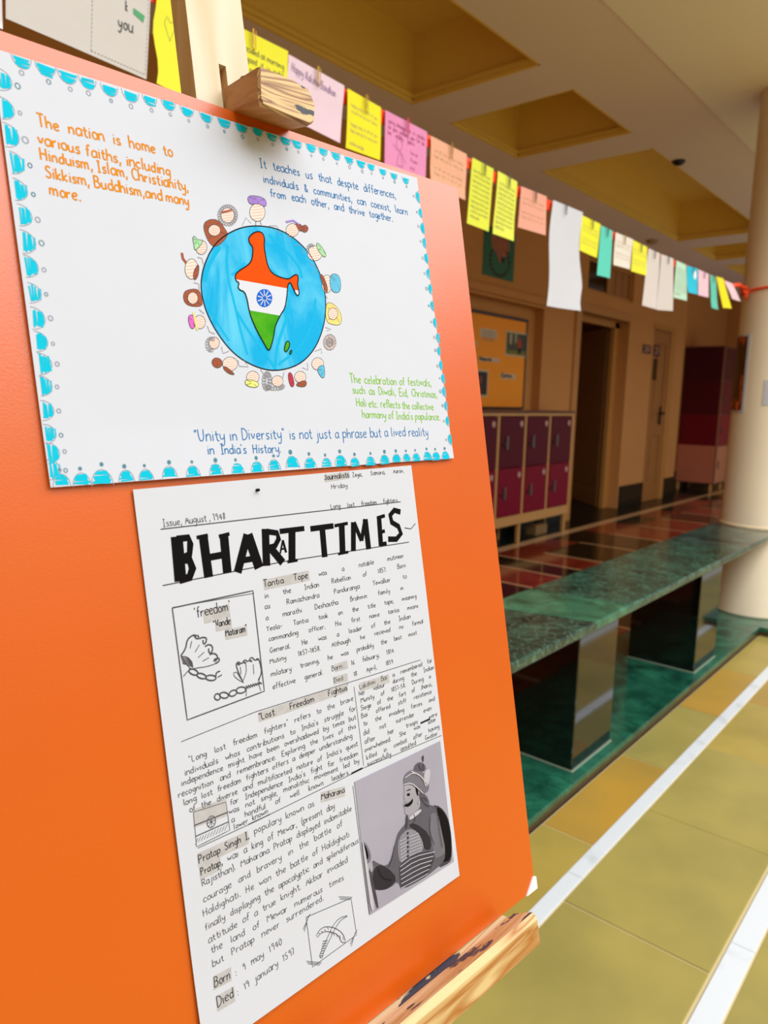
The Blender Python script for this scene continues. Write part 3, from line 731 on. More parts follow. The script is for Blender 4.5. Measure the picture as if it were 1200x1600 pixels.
for t, a, b, xh in [("The celebration of festivals,", (547, 598), (675, 604), .0033), ("such as Diwali, Eid, Christmas,", (551, 615), (684, 622), .0031), ("Holi etc. reflects the collective", (557, 635), (678, 641), .0030), ("harmony of India's populance.", (566, 653), (689, 657), .0031)]:
    ink.text(t, P(*a), P(*b), xh, 0.00065)
ink.build('green_writing', m_ink_gr, poster, 'light green handwriting')

# scalloped border
top = [(x/3, y/3) for x, y in [(100, 290), (213, 325), (315, 360), (410, 388), (512, 422), (610, 450), (700, 472), (788, 492), (875, 522), (965, 550), (1050, 575)]]
top += [(300+x/3, y/3) for x, y in [(230, 597), (305, 615), (372, 640), (435, 658), (490, 675), (555, 692), (612, 710), (672, 730), (735, 750), (790, 768), (838, 782), (893, 805), (945, 825), (1000, 845)]]
left = [(x/3, y/3) for x, y in [(5, 375), (18, 510), (35, 635), (65, 765), (80, 890), (100, 1010), (115, 1135)]]+[(x/3, 400+y/3) for x, y in [(130, 50), (148, 175), (162, 293), (178, 402), (195, 507), (200, 610), (208, 725), (220, 835), (232, 925), (238, 1003)]]
bot = [(x/3, 400+y/3) for x, y in [(285, 1060), (380, 1058), (475, 1050), (588, 1040), (680, 1035), (790, 1022), (900, 1018), (1008, 1010), (1110, 1005)]]
bot += [(380+x/3.158, 500+y/3.158) for x, y in [(65, 735), (150, 725), (240, 712), (328, 715), (410, 712), (480, 705), (550, 708), (628, 705), (697, 697), (755, 690), (805, 687), (852, 685), (908, 680), (950, 680), (995, 675)]]
rgt = [(652.7, 308), (656.7, 333), (660, 357), (663, 380), (666, 404), (669, 428), (672, 452), (675, 478)]+[(380+x/3.158, 500+y/3.158) for x, y in [(945, 15), (960, 90), (965, 155), (975, 225), (985, 290), (990, 355), (1000, 425), (1007, 500), (1018, 590)]]
fl, ou, dt = Ink(SP), Ink(SP), Ink(SP)
rb = random.Random(3)
for pts, ang in ((top, -90), (left, 0), (bot, 90), (rgt, 180)):
    for i, (x, y) in enumerate(pts):
        c = np.array(P(x, y)); ca, sa = math.cos(math.radians(ang)), math.sin(math.radians(ang))
        f = i/len(pts); r = {-90: 0.0047-0.0009*f, 0: 0.0056-0.001*f, 90: 0.0043+(0.0008 if i in (2, 11, 12, 14) else 0), 180: 0.0042}[ang]*rb.uniform(.92, 1.08)
        dp = {-90: 1.0, 0: 0.95, 90: 1.15, 180: 0.85}[ang]
        W = lambda a, b: (c[0]+(a*ca-b*sa), c[1]+(a*sa+b*ca))       # a = inward, b = along the edge
        base = -r*(0.30 if ang == 0 else 0.5)
        ou.stroke([W(base+r*dp*1.25*math.sin(math.radians(t)), r*math.cos(math.radians(t))) for t in range(0, 181, 15)], 0.00035)
        # marker hatching inside the arch, strokes along the edge
        D_ = r*dp*1.25; nh = 6
        for k_ in range(nh):
            q_ = (k_+0.5)/nh*0.84; hb = r*math.sqrt(max(0, 1-q_**2))*rb.uniform(.70, .92)
            sh_ = r*rb.uniform(-.08, .08); fl.stroke([W(base+0.12*r+D_*q_, -hb+sh_), W(base+0.12*r+D_*q_+r*rb.uniform(-.12, .12), hb+sh_)], D_*0.84/nh*rb.uniform(.85, 1.25))
        dc = W(base+r*dp*1.25+r*0.48, r*rb.uniform(-.15, .15)); dr = r*rb.uniform(.15, .24)
        (dt if rb.random() < .45 or ang == 90 else ou).ellipse(dc, dr*.9, dr*1.1, 0, None if ang == 90 else 0.00042, 10)
        ou.ellipse(dc, dr*1.15, dr*1.25, 10, 0.0003, 10)
fl.build('cyan_scallops', m_cyan, poster, 'cyan marker scallops'); ou.build('scallop_outlines', mat('scallop_pencil', '8a8f9c', 0.6), poster); dt.build('scallop_dots', m_teal_d, poster)

# globe
Z3 = lambda x, y: P(280+x/4.286, 290+y/4.286)
def smooth_loop(pts, it=2):
    p = list(pts)
    for _ in range(it):
        o = []
        for a, b in zip(p, p[1:]+p[:1]): o += [(a[0]*.75+b[0]*.25, a[1]*.75+b[1]*.25), (a[0]*.25+b[0]*.75, a[1]*.25+b[1]*.75)]
        p = o
    return p
gl = [(530, 268), (650, 286), (760, 345), (860, 440), (932, 565), (972, 700), (980, 830), (962, 960), (905, 1100), (800, 1205), (640, 1247), (500, 1214), (368, 1134), (268, 1014), (188, 874), (148, 740), (143, 640), (162, 540), (220, 410), (310, 328), (420, 278)]
glp = smooth_loop([Z3(*p) for p in gl], 2)
gi = Ink(SP); gi.lv = 0.00007
gc = Z3(560, 760)
# fill as rings so it follows the paper's waves
for k_ in range(8):
    r0, r1 = k_/8, (k_+1)/8
    a = [(gc[0]+(x-gc[0])*r0, gc[1]+(y-gc[1])*r0) for x, y in glp]; b = [(gc[0]+(x-gc[0])*r1, gc[1]+(y-gc[1])*r1) for x, y in glp]
    n = len(glp); gi.mb.add([SP(*q, gi.lv) for q in a]+[SP(*q, gi.lv) for q in b], [(n+i, i, (i+1) % n, n+(i+1) % n) for i in range(n)] if k_ else [(n+i, i, n+(i+1) % n) for i in range(n)])
globe = recalc(gi.build('globe_drawing', m_globe, poster, 'blue watercolour globe'))
si = Ink(SP); si.lv = 0.00026
for pts, wd in [([(325, 400), (312, 520), (330, 650), (370, 800), (410, 980), (455, 1135)], .0016), ([(600, 330), (700, 420), (800, 540), (820, 620)], .0022), ([(700, 700), (745, 800), (700, 940), (650, 1080), (640, 1230)], .002), ([(380, 840), (470, 990), (580, 1130), (640, 1230)], .0018),
                ([(270, 410), (200, 520), (170, 640)], .0022), ([(910, 760), (900, 900), (820, 1080), (660, 1200)], .0016), ([(440, 520), (400, 560), (350, 600)], .0016), ([(610, 560), (700, 640), (800, 600)], .0014), ([(180, 760), (240, 900), (330, 1040)], .0014)]:
    si.stroke(chaikin(chaikin([Z3(*p) for p in pts])), wd)
si.build('water_stroke', m_globe_s, globe)
gi = Ink(SP); gi.lv = 0.0004; gi.stroke(glp+glp[:1], 0.0007); gi.build('globe_outline', m_ink, globe)
# map
orange = [(480, 330), (500, 315), (530, 308), (558, 320), (570, 360), (565, 400), (575, 470), (590, 540), (620, 590), (670, 615), (730, 630), (760, 605), (785, 595), (795, 620), (788, 660), (798, 704), (772, 700), (760, 690), (742, 648), (726, 660), (722, 690), (372, 628), (370, 600), (400, 570), (450, 540), (480, 510), (490, 460), (490, 410), (470, 390), (460, 355)]
white = [(372, 628), (722, 690), (718, 740), (706, 820), (672, 872), (465, 836), (452, 760), (435, 712), (402, 700), (390, 680), (400, 652), (378, 640)]
white2 = [(772, 700), (798, 704), (800, 725), (792, 740), (778, 728)]
green = [(465, 836), (672, 872), (640, 940), (635, 970), (625, 1030), (605, 1100), (590, 1105), (560, 1050), (520, 980), (480, 890)]
outl = [(480, 330), (500, 315), (530, 308), (558, 320), (570, 360), (565, 400), (575, 470), (590, 540), (620, 590), (670, 615), (730, 630), (760, 605), (785, 595), (795, 620), (788, 660), (798, 704), (800, 725), (792, 740), (778, 728), (760, 690), (742, 648), (726, 660), (722, 690), (718, 740), (706, 820), (672, 872), (640, 940), (635, 970), (625, 1030), (605, 1100), (590, 1105), (560, 1050), (520, 980), (480, 890), (465, 836), (452, 760), (435, 712), (402, 700), (390, 680), (400, 652), (378, 640), (370, 600), (400, 570), (450, 540), (480, 510), (490, 460), (490, 410), (470, 390), (460, 355)]
def subdiv(pts, step=25):
    o = []
    for a, b in zip(pts, pts[1:]+pts[:1]):
        n = max(1, int(math.dist(a, b)/step)); o += [(a[0]+(b[0]-a[0])*i/n, a[1]+(b[1]-a[1])*i/n) for i in range(n)]
    return o
mp = MB(); mi = Ink(SP); mi.mb = mp; mi.lv = 0.00062
for i, poly in enumerate((orange, white, white2, green)):
    mp.mi = [0, 1, 1, 2][i]; mi.fill([Z3(*p) for p in subdiv(poly)])
mp.mi = 2
mi.fill([Z3(*p) for p in [(700, 1090), (710, 1050), (730, 1040), (738, 1070), (720, 1110), (703, 1115)]]); mi.fill([Z3(*p) for p in [(733, 1125), (745, 1100), (752, 1110), (742, 1132)]])
mapo = recalc(mp.build('map_drawing', [m_map_o, m_map_w, m_map_g], poster, 'saffron, white and green map'))
mi = Ink(SP); mi.lv = 0.0009
o_ = [Z3(*p) for p in outl]; mi.stroke(chaikin(o_+o_[:1]), 0.0007)
for isl in ([(700, 1090), (710, 1050), (730, 1040), (738, 1070), (720, 1110), (703, 1115)], [(733, 1125), (745, 1100), (752, 1110), (742, 1132)]): q_ = smooth_loop([Z3(*p) for p in isl], 1); mi.stroke(q_+q_[:1], 0.0006)
mi.build('map_outline', m_ink, mapo)
mi = Ink(SP); mi.lv = 0.00085; c0 = Z3(567, 755); mi.fill([Z3(567+53*math.cos(t*math.pi/10), 755+61*math.sin(t*math.pi/10)) for t in range(20)]); recalc(mi.build('wheel', m_blue, mapo, 'blue spoked wheel'))
mi = Ink(SP); mi.lv = 0.0011
for t in range(10):
    a = t*math.pi/5+0.25; mi.stroke([Z3(567+12*math.cos(a), 755+14*math.sin(a)), Z3(567+47*math.cos(a), 755+54*math.sin(a))], 0.0006)
mi.build('wheel_spokes', m_map_w, mapo)

# drawn children's heads around the globe
HM = {'skin': m_skin, 'line': m_skin_l, 'pen': m_pencil, 'greyline': m_pencil_l, **m_hair}; HK = list(HM)
cur = {}
def PI_(key, lv=0.0003):
    if 'mb' not in cur: cur['mb'] = MB()
    cur['mb'].mi = HK.index(key); k_ = Ink(SP); k_.mb = cur['mb']; cur['n'] = cur.get('n', 0)+1; k_.lv = 0.00025+0.00003*(cur['n'] % 40); return k_
def done(name='drawn_head'):
    cur['n'] = 0; q = cur.pop('mb'); o = q.build(name, [HM[k] for k in HK], poster); return o
def Zs(pts): return [Z3(*p) for p in pts]
def face(x, y, rx, ry, rot=0):
    PI_('skin', .00025).fill([Z3(x+rx*math.cos(t*math.pi/8)*math.cos(rot)-ry*math.sin(t*math.pi/8)*math.sin(rot), y+rx*math.cos(t*math.pi/8)*math.sin(rot)+ry*math.sin(t*math.pi/8)*math.cos(rot)) for t in range(16)])
    for k_ in range(-2, 3):
        PI_('line', .0004).stroke(Zs([(x-rx*.8*math.sqrt(1-(k_/3)**2), y+k_*ry/3+6), (x+rx*.8*math.sqrt(1-(k_/3)**2), y+k_*ry/3-4)]), 0.0004)
    e = [(x+rx*math.cos(t*math.pi/8), y+ry*math.sin(t*math.pi/8)) for t in range(17)]; PI_('pen', .0005).stroke(Zs(e), 0.0003)
def hair(col, pts, outline=True):
    q_ = smooth_loop(pts, 2); PI_(col, .00034).fill(Zs(q_))
    if outline: PI_('pen').stroke(Zs(q_+q_[:1]), 0.00032)
    xs_ = [p[0] for p in pts]; ys_ = [p[1] for p in pts]; cx_, cy_ = sum(xs_)/len(xs_), sum(ys_)/len(ys_)
    for i_, p_ in enumerate(pts[::2]): PI_('pen').stroke(Zs([(cx_+(p_[0]-cx_)*.75, cy_+(p_[1]-cy_)*.75), (cx_+(p_[0]-cx_)*.2+6, cy_+(p_[1]-cy_)*.2-5)]), 0.00026)
def curls(x, y, rx, ry, a0, a1, n, r=14, col='grey'):
    for k_ in range(n):
        a = math.radians(a0+(a1-a0)*k_/(n-1)); cx_, cy_ = x+rx*math.cos(a), y+ry*math.sin(a)
        PI_('greyline', .00045).stroke(Zs([(cx_+r*math.cos(t*math.pi/4), cy_+r*math.sin(t*math.pi/4)) for t in range(9)]), 0.0004)
face(522, 180, 52, 60); hair('purple', [(452, 70), (520, 68), (582, 92), (580, 150), (530, 120), (468, 130)]); PI_('pen').stroke(Zs([(512, 238), (510, 268)]), .0003); PI_('pen').stroke(Zs([(540, 238), (548, 266)]), .0003); done()
face(322, 200, 44, 50); curls(322, 200, 56, 60, 100, 440, 22, 11); PI_('brown').stroke(Zs([(280, 182), (350, 165)]), .0009); done()
hair('brown', [(152, 262), (200, 225), (262, 232), (300, 285), (332, 335), (240, 425), (185, 370)]); face(232, 302, 40, 38); done()
face(145, 415, 38, 48); hair('green', [(86, 350), (100, 338), (118, 365), (160, 368), (135, 410), (100, 440), (95, 395)]); done()
face(80, 560, 44, 68); hair('brown', [(130, 520), (128, 600), (102, 640), (88, 610), (100, 560)]); PI_('brown').stroke(Zs([(15, 452), (22, 490), (45, 520)]), .0015); done()
hair('brown', [(22, 740), (40, 700), (130, 690), (150, 760), (155, 810), (80, 812), (35, 790)]); face(88, 755, 34, 40); done()
face(135, 915, 38, 45); hair('pink', [(52, 875), (92, 862), (105, 955), (72, 962)]); PI_('yellow').stroke(Zs([(92, 850), (118, 970)]), .0013); done()
face(232, 1055, 34, 40); curls(210, 1065, 26, 40, 80, 300, 9, 11); done()
face(338, 1195, 50, 46); hair('brown', [(215, 1170), (245, 1150), (285, 1170), (285, 1210), (250, 1225), (220, 1205)]); hair('brown', [(300, 1205), (380, 1270), (330, 1262), (290, 1225)]); done()
face(490, 1285, 42, 42); hair('lime', [(440, 1295), (530, 1315), (525, 1352), (480, 1352), (438, 1335)]); done()
face(655, 1310, 38, 36); curls(585, 1310, 20, 50, 0, 360, 16, 14); curls(640, 1345, 50, 14, 0, 180, 9, 12); done()
face(808, 1282, 38, 38); hair('red', [(722, 1255), (752, 1252), (772, 1345), (740, 1350)]); hair('brown', [(780, 1325), (850, 1300), (848, 1350), (785, 1345)]); done()
face(925, 1195, 40, 42); hair('blue', [(915, 1225), (965, 1195), (972, 1240), (970, 1290), (945, 1285)]); done()
PI_('skin').fill(Zs([(1005+44*math.cos(t*math.pi/8), 1050+54*math.sin(t*math.pi/8)) for t in range(16)])); curls(1005, 1050, 30, 40, 0, 720, 18, 13); curls(1005, 1050, 12, 18, 0, 360, 8, 12); done()
hair('yellow', [(975, 800), (1005, 780), (1050, 810), (1085, 870), (1080, 935), (1030, 935), (980, 915)]); face(1025, 860, 32, 40); done()
face(985, 660, 34, 60); hair('blue', [(1000, 592), (1072, 595), (1082, 720), (1010, 715)]); hair('brown', [(932, 592), (960, 600), (992, 690), (985, 725), (962, 680)]); done()
face(905, 455, 50, 50); hair('green', [(915, 380), (945, 400), (985, 470), (965, 485), (920, 430)]); curls(880, 430, 22, 30, 150, 300, 6, 9); done()
face(755, 300, 42, 44); hair('brown', [(770, 245), (820, 265), (830, 300), (800, 310)]); hair('brown', [(815, 275), (845, 262), (865, 290), (845, 318), (815, 305)]); PI_('purple').stroke(Zs([(712, 245), (760, 235), (800, 262)]), .0011); done()
for a in [((420, 270), (445, 215), (480, 255)), ((600, 270), (650, 270), (690, 330), (640, 300)), ((720, 340), (745, 345), (740, 375)), ((770, 400), (820, 400), (830, 460)), ((870, 520), (925, 560), (900, 590)), ((975, 735), (990, 760)), ((975, 950), (1015, 965), (985, 975)),
          ((905, 1110), (950, 1095), (950, 1125)), ((820, 1220), (860, 1235), (855, 1190)), ((700, 1250), (690, 1290)), ((540, 1230), (560, 1260)), ((390, 1170), (400, 1210), (460, 1215), (430, 1170)), ((280, 1080), (290, 1125), (330, 1110)), ((185, 940), (200, 980), (235, 995)), ((130, 830), (165, 860)), ((95, 650), (130, 660), (130, 700)), ((120, 480), (150, 490), (160, 530))]:
    PI_('greyline').stroke(Zs(list(a)), .00035)
done('drawn_arms')['kind'] = 'stuff'

# ---- newspaper sheet
NTL, NTR, NBR, NBL = B(208, 765), B(643, 727), B(718, 1368), B(318.5, 1651)
def hn(u, v): return 0.0012+0.00012*(1+noise.noise(Vector((u*12, v*12, 9))))+0.00005*noise.noise(Vector((u*40, v*40, 3)))+0.0035*max(0, (-v-0.24)/0.06)**2*max(0, 1-u/0.25)*0.5
# tucked just under the poster's lower edge
news = thing('newspaper_page', E(0.105, NBL[1], 0.001), 'white portrait handwritten newspaper page with a bold black title, pinned below the globe poster', 'poster')
sheet('sheet', (NTL, NTR, NBR, NBL), hn, m_paper2, news, 60, 84)
SN = lambda u, v, l: E(u, v, hn(u, v)+l)
Q_ = lambda x, y: B(x, y, 0.0013)
Z6 = lambda x, y: Q_(200+x/2.5, 720+y/2.5)
m_title = mat('marker_black', '0b070b', 0.6, 0.08, var=0.35, vscale=140)
ti = Ink(SN); ti.lv = 0.0004
def T(pts, w_): ti.stroke([Z6(*p) for p in pts], w_*0.93/2.5/2.15*0.001, 0.01); ti.k += 1
LET = [[([(190, 296), (205, 470)], 40), ([(190, 306), (235, 300), (243, 325), (240, 365), (200, 385)], 22), ([(200, 385), (240, 388), (252, 420), (240, 455), (200, 465)], 26)],
 [([(293, 290), (315, 455)], 32), ([(268, 300), (312, 291)], 12), ([(374, 285), (388, 438)], 32), ([(355, 296), (396, 285)], 12), ([(300, 380), (385, 365)], 22)],
 [([(466, 288), (428, 436)], 30), ([(468, 288), (512, 418)], 36), ([(440, 390), (500, 380)], 20)],
 [([(536, 266), (541, 410)], 30), ([(540, 276), (582, 282), (588, 305), (574, 332), (548, 340)], 20), ([(552, 335), (604, 398)], 28)],
 [([(604, 310), (594, 362)], 7), ([(604, 310), (617, 358)], 9), ([(598, 345), (614, 342)], 6)],
 [([(592, 276), (688, 264)], 18), ([(640, 268), (640, 392)], 30), ([(622, 395), (662, 388)], 10)],
 [([(712, 266), (802, 254)], 20), ([(758, 262), (768, 376)], 26)],
 [([(834, 246), (838, 362)], 28), ([(806, 254), (858, 244)], 12), ([(820, 364), (860, 356)], 10)],
 [([(880, 240), (880, 352)], 24), ([(882, 240), (912, 312)], 18), ([(912, 312), (926, 228)], 18), ([(926, 228), (940, 345)], 26)],
 [([(980, 218), (988, 332)], 24), ([(972, 224), (1003, 214)], 14), ([(980, 280), (1003, 274)], 14), ([(984, 328), (1010, 322)], 16)],
 [([(1064, 200), (1040, 193), (1024, 212), (1030, 240), (1056, 256), (1066, 284), (1048, 306), (1016, 306)], 22)],
 [([(1080, 262), (1105, 266), (1122, 245)], 3)]]
for lt in LET:
    ti = Ink(SN); ti.lv = 0.0004
    for pts, wd in lt: T(pts, wd)
    ti.build('title_letter' if len(lt) > 1 or lt[0][1] > 5 else 'title_flourish', m_title, news)
rl = Ink(SN)
for pts, wd in [([(251, 827), (626, 784)], .0006), ([(254, 915), (440, 878), (639, 847)], .0006), ([(283, 1159), (400, 1112), (657, 1031)], .0004), ([(553, 1073), (560, 1130), (568, 1196)], .0004), ([(309, 1325), (400, 1283), (570, 1199), (690, 1149)], .0004),
                ([(269, 950), (395, 923), (413, 1080), (292.5, 1125), (269, 950)], .0007), ([(270, 949), (397, 927)], .0004), ([(302, 1269), (353, 1253), (359, 1297), (307, 1323), (302, 1269)], .0004), ([(303, 1290), (356, 1269)], .0007), ([(305, 1307), (357, 1284)], .0006),
                ([(478, 1433), (548, 1403), (556, 1460), (487, 1510), (478, 1433)], .0004), ([(551, 1228), (576, 1428)], .0004)]:
    rl.stroke([Q_(*p) for p in pts], wd)
Z22 = lambda x, y: Q_(290+x/4.21, 1220+y/4.21)
for (x, y), (dx, dy) in (((795, 930), (25, -50)), ((1050, 770), (45, 3)), ((1100, 1030), (25, -45)), ((840, 1195), (50, 6))):
    for k_ in range(3): rl.stroke([Z22(x-dx+k_*5, y-dy+k_*9-6), Z22(x+dx-k_*7, y+dy+k_*8-8)], .00028)
for k_ in range(11): rl.stroke([Q_(305+k_*4.6, 1320-k_*2.0-(2 if k_ else 0)), Q_(309+k_*4.6, 1309-k_*2.1)], .0003)
rl.ellipse(Q_(330, 1284), .0026, .003, 0, .0005, 14); rl.ellipse(Q_(330, 1284), .0006, .0006, 0, None, 8)
for k_ in range(8): a = k_*math.pi/4; c = Q_(330, 1284); rl.stroke([c, (c[0]+.0026*math.cos(a), c[1]+.003*math.sin(a))], .0003)
rl.build('ruled_lines', m_pencil, news, 'ruled boxes and lines')
sh = Ink(SN); sh.lv = 0.0002
def hl(a, b, wd, kk=None): sh.stroke([Q_(*a), Q_(*b)], wd)
for a, b, wd in [((412, 914), (483, 899), .006), ((302, 1279), (354, 1261), .0095), ((318, 964), (359, 954), .0075), ((337, 979), (362, 974), .0055), ((352, 992), (386, 985), .0055), ((404, 1121), (543, 1074), .0055), ((562, 1074), (608, 1060), .0055), ((523, 1044), (543, 1038), .005), ((521, 1064), (543, 1058), .005),
                ((309, 1344), (388, 1308), .007), ((312, 1365), (345, 1348), .007), ((501, 1246), (539, 1236), .006), ((333, 1536), (361, 1521), .007), ((338, 1568), (366, 1552), .008), ((507, 748), (546, 742), .0045)]: hl(a, b, wd)
sh.build('graphite_shading', m_shade, news, 'grey pencil shading behind headings')
tx = Ink(SN); tx.lv = 0.0004
TXT = [("Zeya, Samara, Aarav,", (551, 745), (632, 738), .0022), ("Hriday", (518, 764), (544, 761), .0024), ("Issue, August , 1948", (255, 823), (354, 811), .0030), ("Long lost freedom fighters", (517, 795), (622, 784), .0023),
 ("was a notable mutineer", (498, 900), (632, 871), .0024), ("in the Indian Rebellion of 1857. Born", (414, 935), (635, 886), .0024), ("as Ramachandra Panduranga Yewalker to", (414, 952), (636, 903), .0024),
 ("a marathi Deshastha Brahmin family in", (416, 969), (631, 921), .0024), ("Yeola- Tantia took on the title tope, meaning", (417, 986), (651, 934), .0023), ("commanding officer. His first name tantia means", (420, 1002), (654, 949), .0023),
 ("General. He was a leader of the Indian", (422, 1020), (642, 966), .0024), ("Mutiny 1857-1858. Although he recieved no formal", (422, 1037), (662, 973), .0023), ("milatary training, he was probably the best most", (424, 1057), (652, 991), .0023),
 ("effective general. Born: 16 febuary, 1814", (427, 1077), (616, 1019), .0024), ("Died: 18 April, 1859", (522, 1067), (615, 1036), .0023),
 ("Lakshmi Bai is remembered for", (562, 1077), (676, 1034), .0021), ("her valour during the Indian", (561, 1087), (679, 1045), .0021), ("Munity of 1857-58. During a", (564, 1098), (674, 1059), .0021), ("Siege of the fort of Jhansi,", (564, 1110), (676, 1071), .0021), ("Bai offered stiff resistence", (565, 1122), (675, 1083), .0021),
 ("to the invading forces and", (568, 1134), (680, 1094), .0021), ("did not surrender even", (568, 1149), (675, 1109), .0022), ("after her troops were", (570, 1162), (684, 1118), .0022), ("overwhelmed. She was later", (570, 1175), (682, 1126), .0021), ("killed in combat after having", (573, 1187), (687, 1137), .0021), ("successfully assulted Gwalior.", (574, 1197), (686, 1147), .0021),
 ("\"Long lost freedom fighters\" refers to the brave", (296, 1191), (553, 1094), .0023), ("individuals whos contributions to India's struggle for", (289, 1212), (557, 1109), .0023), ("independence might have been overshadowed by times but", (284, 1228), (557, 1123), .0022), ("recognition and remembrance. Exploring the lives of this", (279, 1246), (557, 1137), .0022),
 ("long lost freedom fighters offers a deeper understanding", (287, 1259), (551, 1152), .0022), ("of the diverse and multifaceted nature of India's quest", (296, 1270), (560, 1165), .0022), ("for Independence India's fight for freedom", (360, 1258), (560, 1180), .0022), ("was not single, monolithic movement led by", (358, 1272), (562, 1191), .0022), ("a handful of well known leaders.", (362, 1285), (547, 1209), .0022),
 ("lower known", (366, 1296), (420, 1270), .0022),
 ("populary known as", (398, 1303), (492, 1258), .0026), ("was a king of Mewar, (present day", (356, 1346), (524, 1262), .0026), ("Rajisthan). Maharana Pratap displayed indomitable", (316, 1385), (550, 1266), .0025), ("courage and bravery in the battle of", (318, 1410), (536, 1290), .0026),
 ("Haldighati. He won the battle of Haldighati", (318, 1432), (547, 1306), .0026), ("finally displaying the apocalyptic and splendiferous", (321, 1454), (561, 1316), .0025), ("attitude of a true knight. Akbar invaded", (326, 1474), (544, 1346), .0026), ("the land of Mewar numerous times", (330, 1490), (538, 1374), .0026), ("but Pratap never surrendered.", (332, 1511), (507, 1405), .0026),
 (": 9 may 1940", (368, 1524), (442, 1474), .0028), (": 19 january 1597", (370, 1554), (461, 1488), .0028)]
for i, (t, a, b, xh) in enumerate(TXT): tx.text(t, Q_(*a), Q_(*b), xh*(.76 if i < 15 else .84), 0.00034, jit=.2, seed=i)
tx.build('body_writing', mat('body_ink', '3c3a38', 0.7, 0.05), news, 'small black handwriting')
tx = Ink(SN); tx.lv = 0.0005
for i, (t, a, b, xh) in enumerate([("Journalists", (507, 750), (546, 745), .0024), ("'freedom'", (305, 966), (362, 953), .0036), ("\"Vande", (334, 981), (361, 975), .0026), ("Mataram\"", (353, 994), (387, 986), .0026), ("Tantia Tope", (412, 917), (482, 903), .0026),
    ("\"Lost Freedom Fightus'", (405, 1125), (546, 1077), .0025), ("Pratap Singh I,", (311, 1349), (391, 1309), .0027), ("Pratap,", (314, 1368), (349, 1350), .0027), ("Maharana", (502, 1250), (539, 1238), .0025), ("Born", (335, 1542), (361, 1527), .0033), ("Died", (339, 1573), (366, 1555), .0035)]): tx.text(t, Q_(*a), Q_(*b), xh*.86, 0.00045, jit=.15, seed=i)
for k_ in range(3): tx.stroke([Q_(548+k_*.4, 1210-k_*1.2), Q_(566, 1201-k_*1.0)], .00035)
tx.stroke([Q_(388, 1288), Q_(422, 1272)], .0005); tx.stroke([Q_(657, 1130), Q_(672, 1123)], .0012)
tx.build('heading_writing', m_ink, news, 'bolder black headings')
# fists and broken chains, curved blades
Z7 = lambda x, y: Q_(250+x/5.217, 900+y/5.217)
fi = Ink(SN); fi.lv = 0.0004
def S7(pts, wd=.00045, sm=True, f=Z7):
    p = [f(*q) for q in pts]; fi.stroke(chaikin(p) if sm else p, wd)
S7([(170, 650), (210, 590), (220, 520), (265, 480), (300, 485)], .0008)
for a in ([(275, 482), (300, 515), (318, 505), (305, 480)], [(320, 512), (345, 498), (382, 505), (372, 548), (352, 555), (350, 520)], [(365, 575), (400, 555), (430, 575), (425, 620), (400, 632), (395, 590)], [(405, 640), (440, 628), (470, 650), (462, 690), (435, 690)], [(440, 680), (480, 665), (485, 695), (450, 712)]): S7(a, .0008)
S7([(470, 708), (380, 740), (280, 752), (230, 770), (190, 820)]); S7([(170, 650), (215, 720), (250, 755)])
for a in ([(258, 530), (245, 590)], [(322, 560), (285, 620)], [(360, 620), (310, 665)], [(400, 665), (345, 695)]): S7(a, .0004, False)
for k_ in range(5): S7([(168+k_*4, 655+k_*14), (225+k_*8, 660+k_*18), (262+k_*2, 705+k_*10)], .0006)
def chain(cs, f):
    for x, y, a, b, r in cs:
        S7([(x+a*math.cos(t*math.pi/8)*math.cos(r)-b*math.sin(t*math.pi/8)*math.sin(r), y+a*math.cos(t*math.pi/8)*math.sin(r)+b*math.sin(t*math.pi/8)*math.cos(r)) for t in range(17)], .0008, False, f)
chain([(272, 782, 40, 22, .4), (338, 815, 40, 20, .3), (415, 830, 42, 22, .05)], Z7); S7([(455, 815), (460, 785), (490, 775)], .0008); S7([(470, 825), (505, 805)], .0006)
chain([(660, 930, 40, 25, -.2), (595, 955, 34, 22, -.5), (522, 972, 36, 24, .1), (468, 985, 24, 26, 0)], Z7)
S7([(680, 870), (645, 800), (625, 745), (620, 715), (640, 697), (665, 720), (690, 678), (718, 702), (745, 655), (775, 692), (800, 668), (815, 705), (830, 790), (800, 850)], .0007)
for a in ([(600, 790), (625, 780), (650, 825), (682, 868), (640, 848), (603, 815), (600, 790)], [(700, 715), (705, 780), (680, 850)], [(760, 720), (765, 800)], [(655, 740), (660, 800)], [(705, 905), (702, 980)], [(828, 790), (800, 870), (822, 935)]): S7(a, .0004)
for k_ in range(7): S7([(700+k_*18, 895-k_*5), (722+k_*18, 915-k_*6)], .0008, False)
for k_ in range(4): S7([(628+k_*52, 712-k_*12), (650+k_*50, 725-k_*14)], .001, False)
S7([(855, 1020), (880, 975), (920, 955), (980, 965), (1030, 1000), (1050, 1060), (1020, 1062), (1000, 1010), (950, 990), (900, 990), (862, 1028)], .0004, True, Z22)
S7([(1060, 885), (1010, 900), (965, 950), (920, 1050), (885, 1120), (875, 1155), (892, 1165), (905, 1120), (940, 1050), (985, 960), (1020, 912), (1060, 890)], .0004, True, Z22)
for k_ in range(7): S7([(880+k_*3, 1150-k_*16), (900+k_*5, 1145-k_*16)], .0004, False, Z22)
for k_ in range(9): S7([(870+k_*20, 1000-(k_*13 if k_ < 4 else 50-k_*9)), (880+k_*19, 985-(k_*9 if k_ < 4 else 30-k_*9)+18)], .0003, False, Z22)
fi.build('fist_sketches', m_pencil, news, 'pencil fists with broken chains and crossed blades')
MB().tube([SN(*Q_(401, 766), 0.0002), SN(*Q_(401, 766), 0.0022)], 0.0009, 10).build('pin', m_ink, news, label='dark pin head')

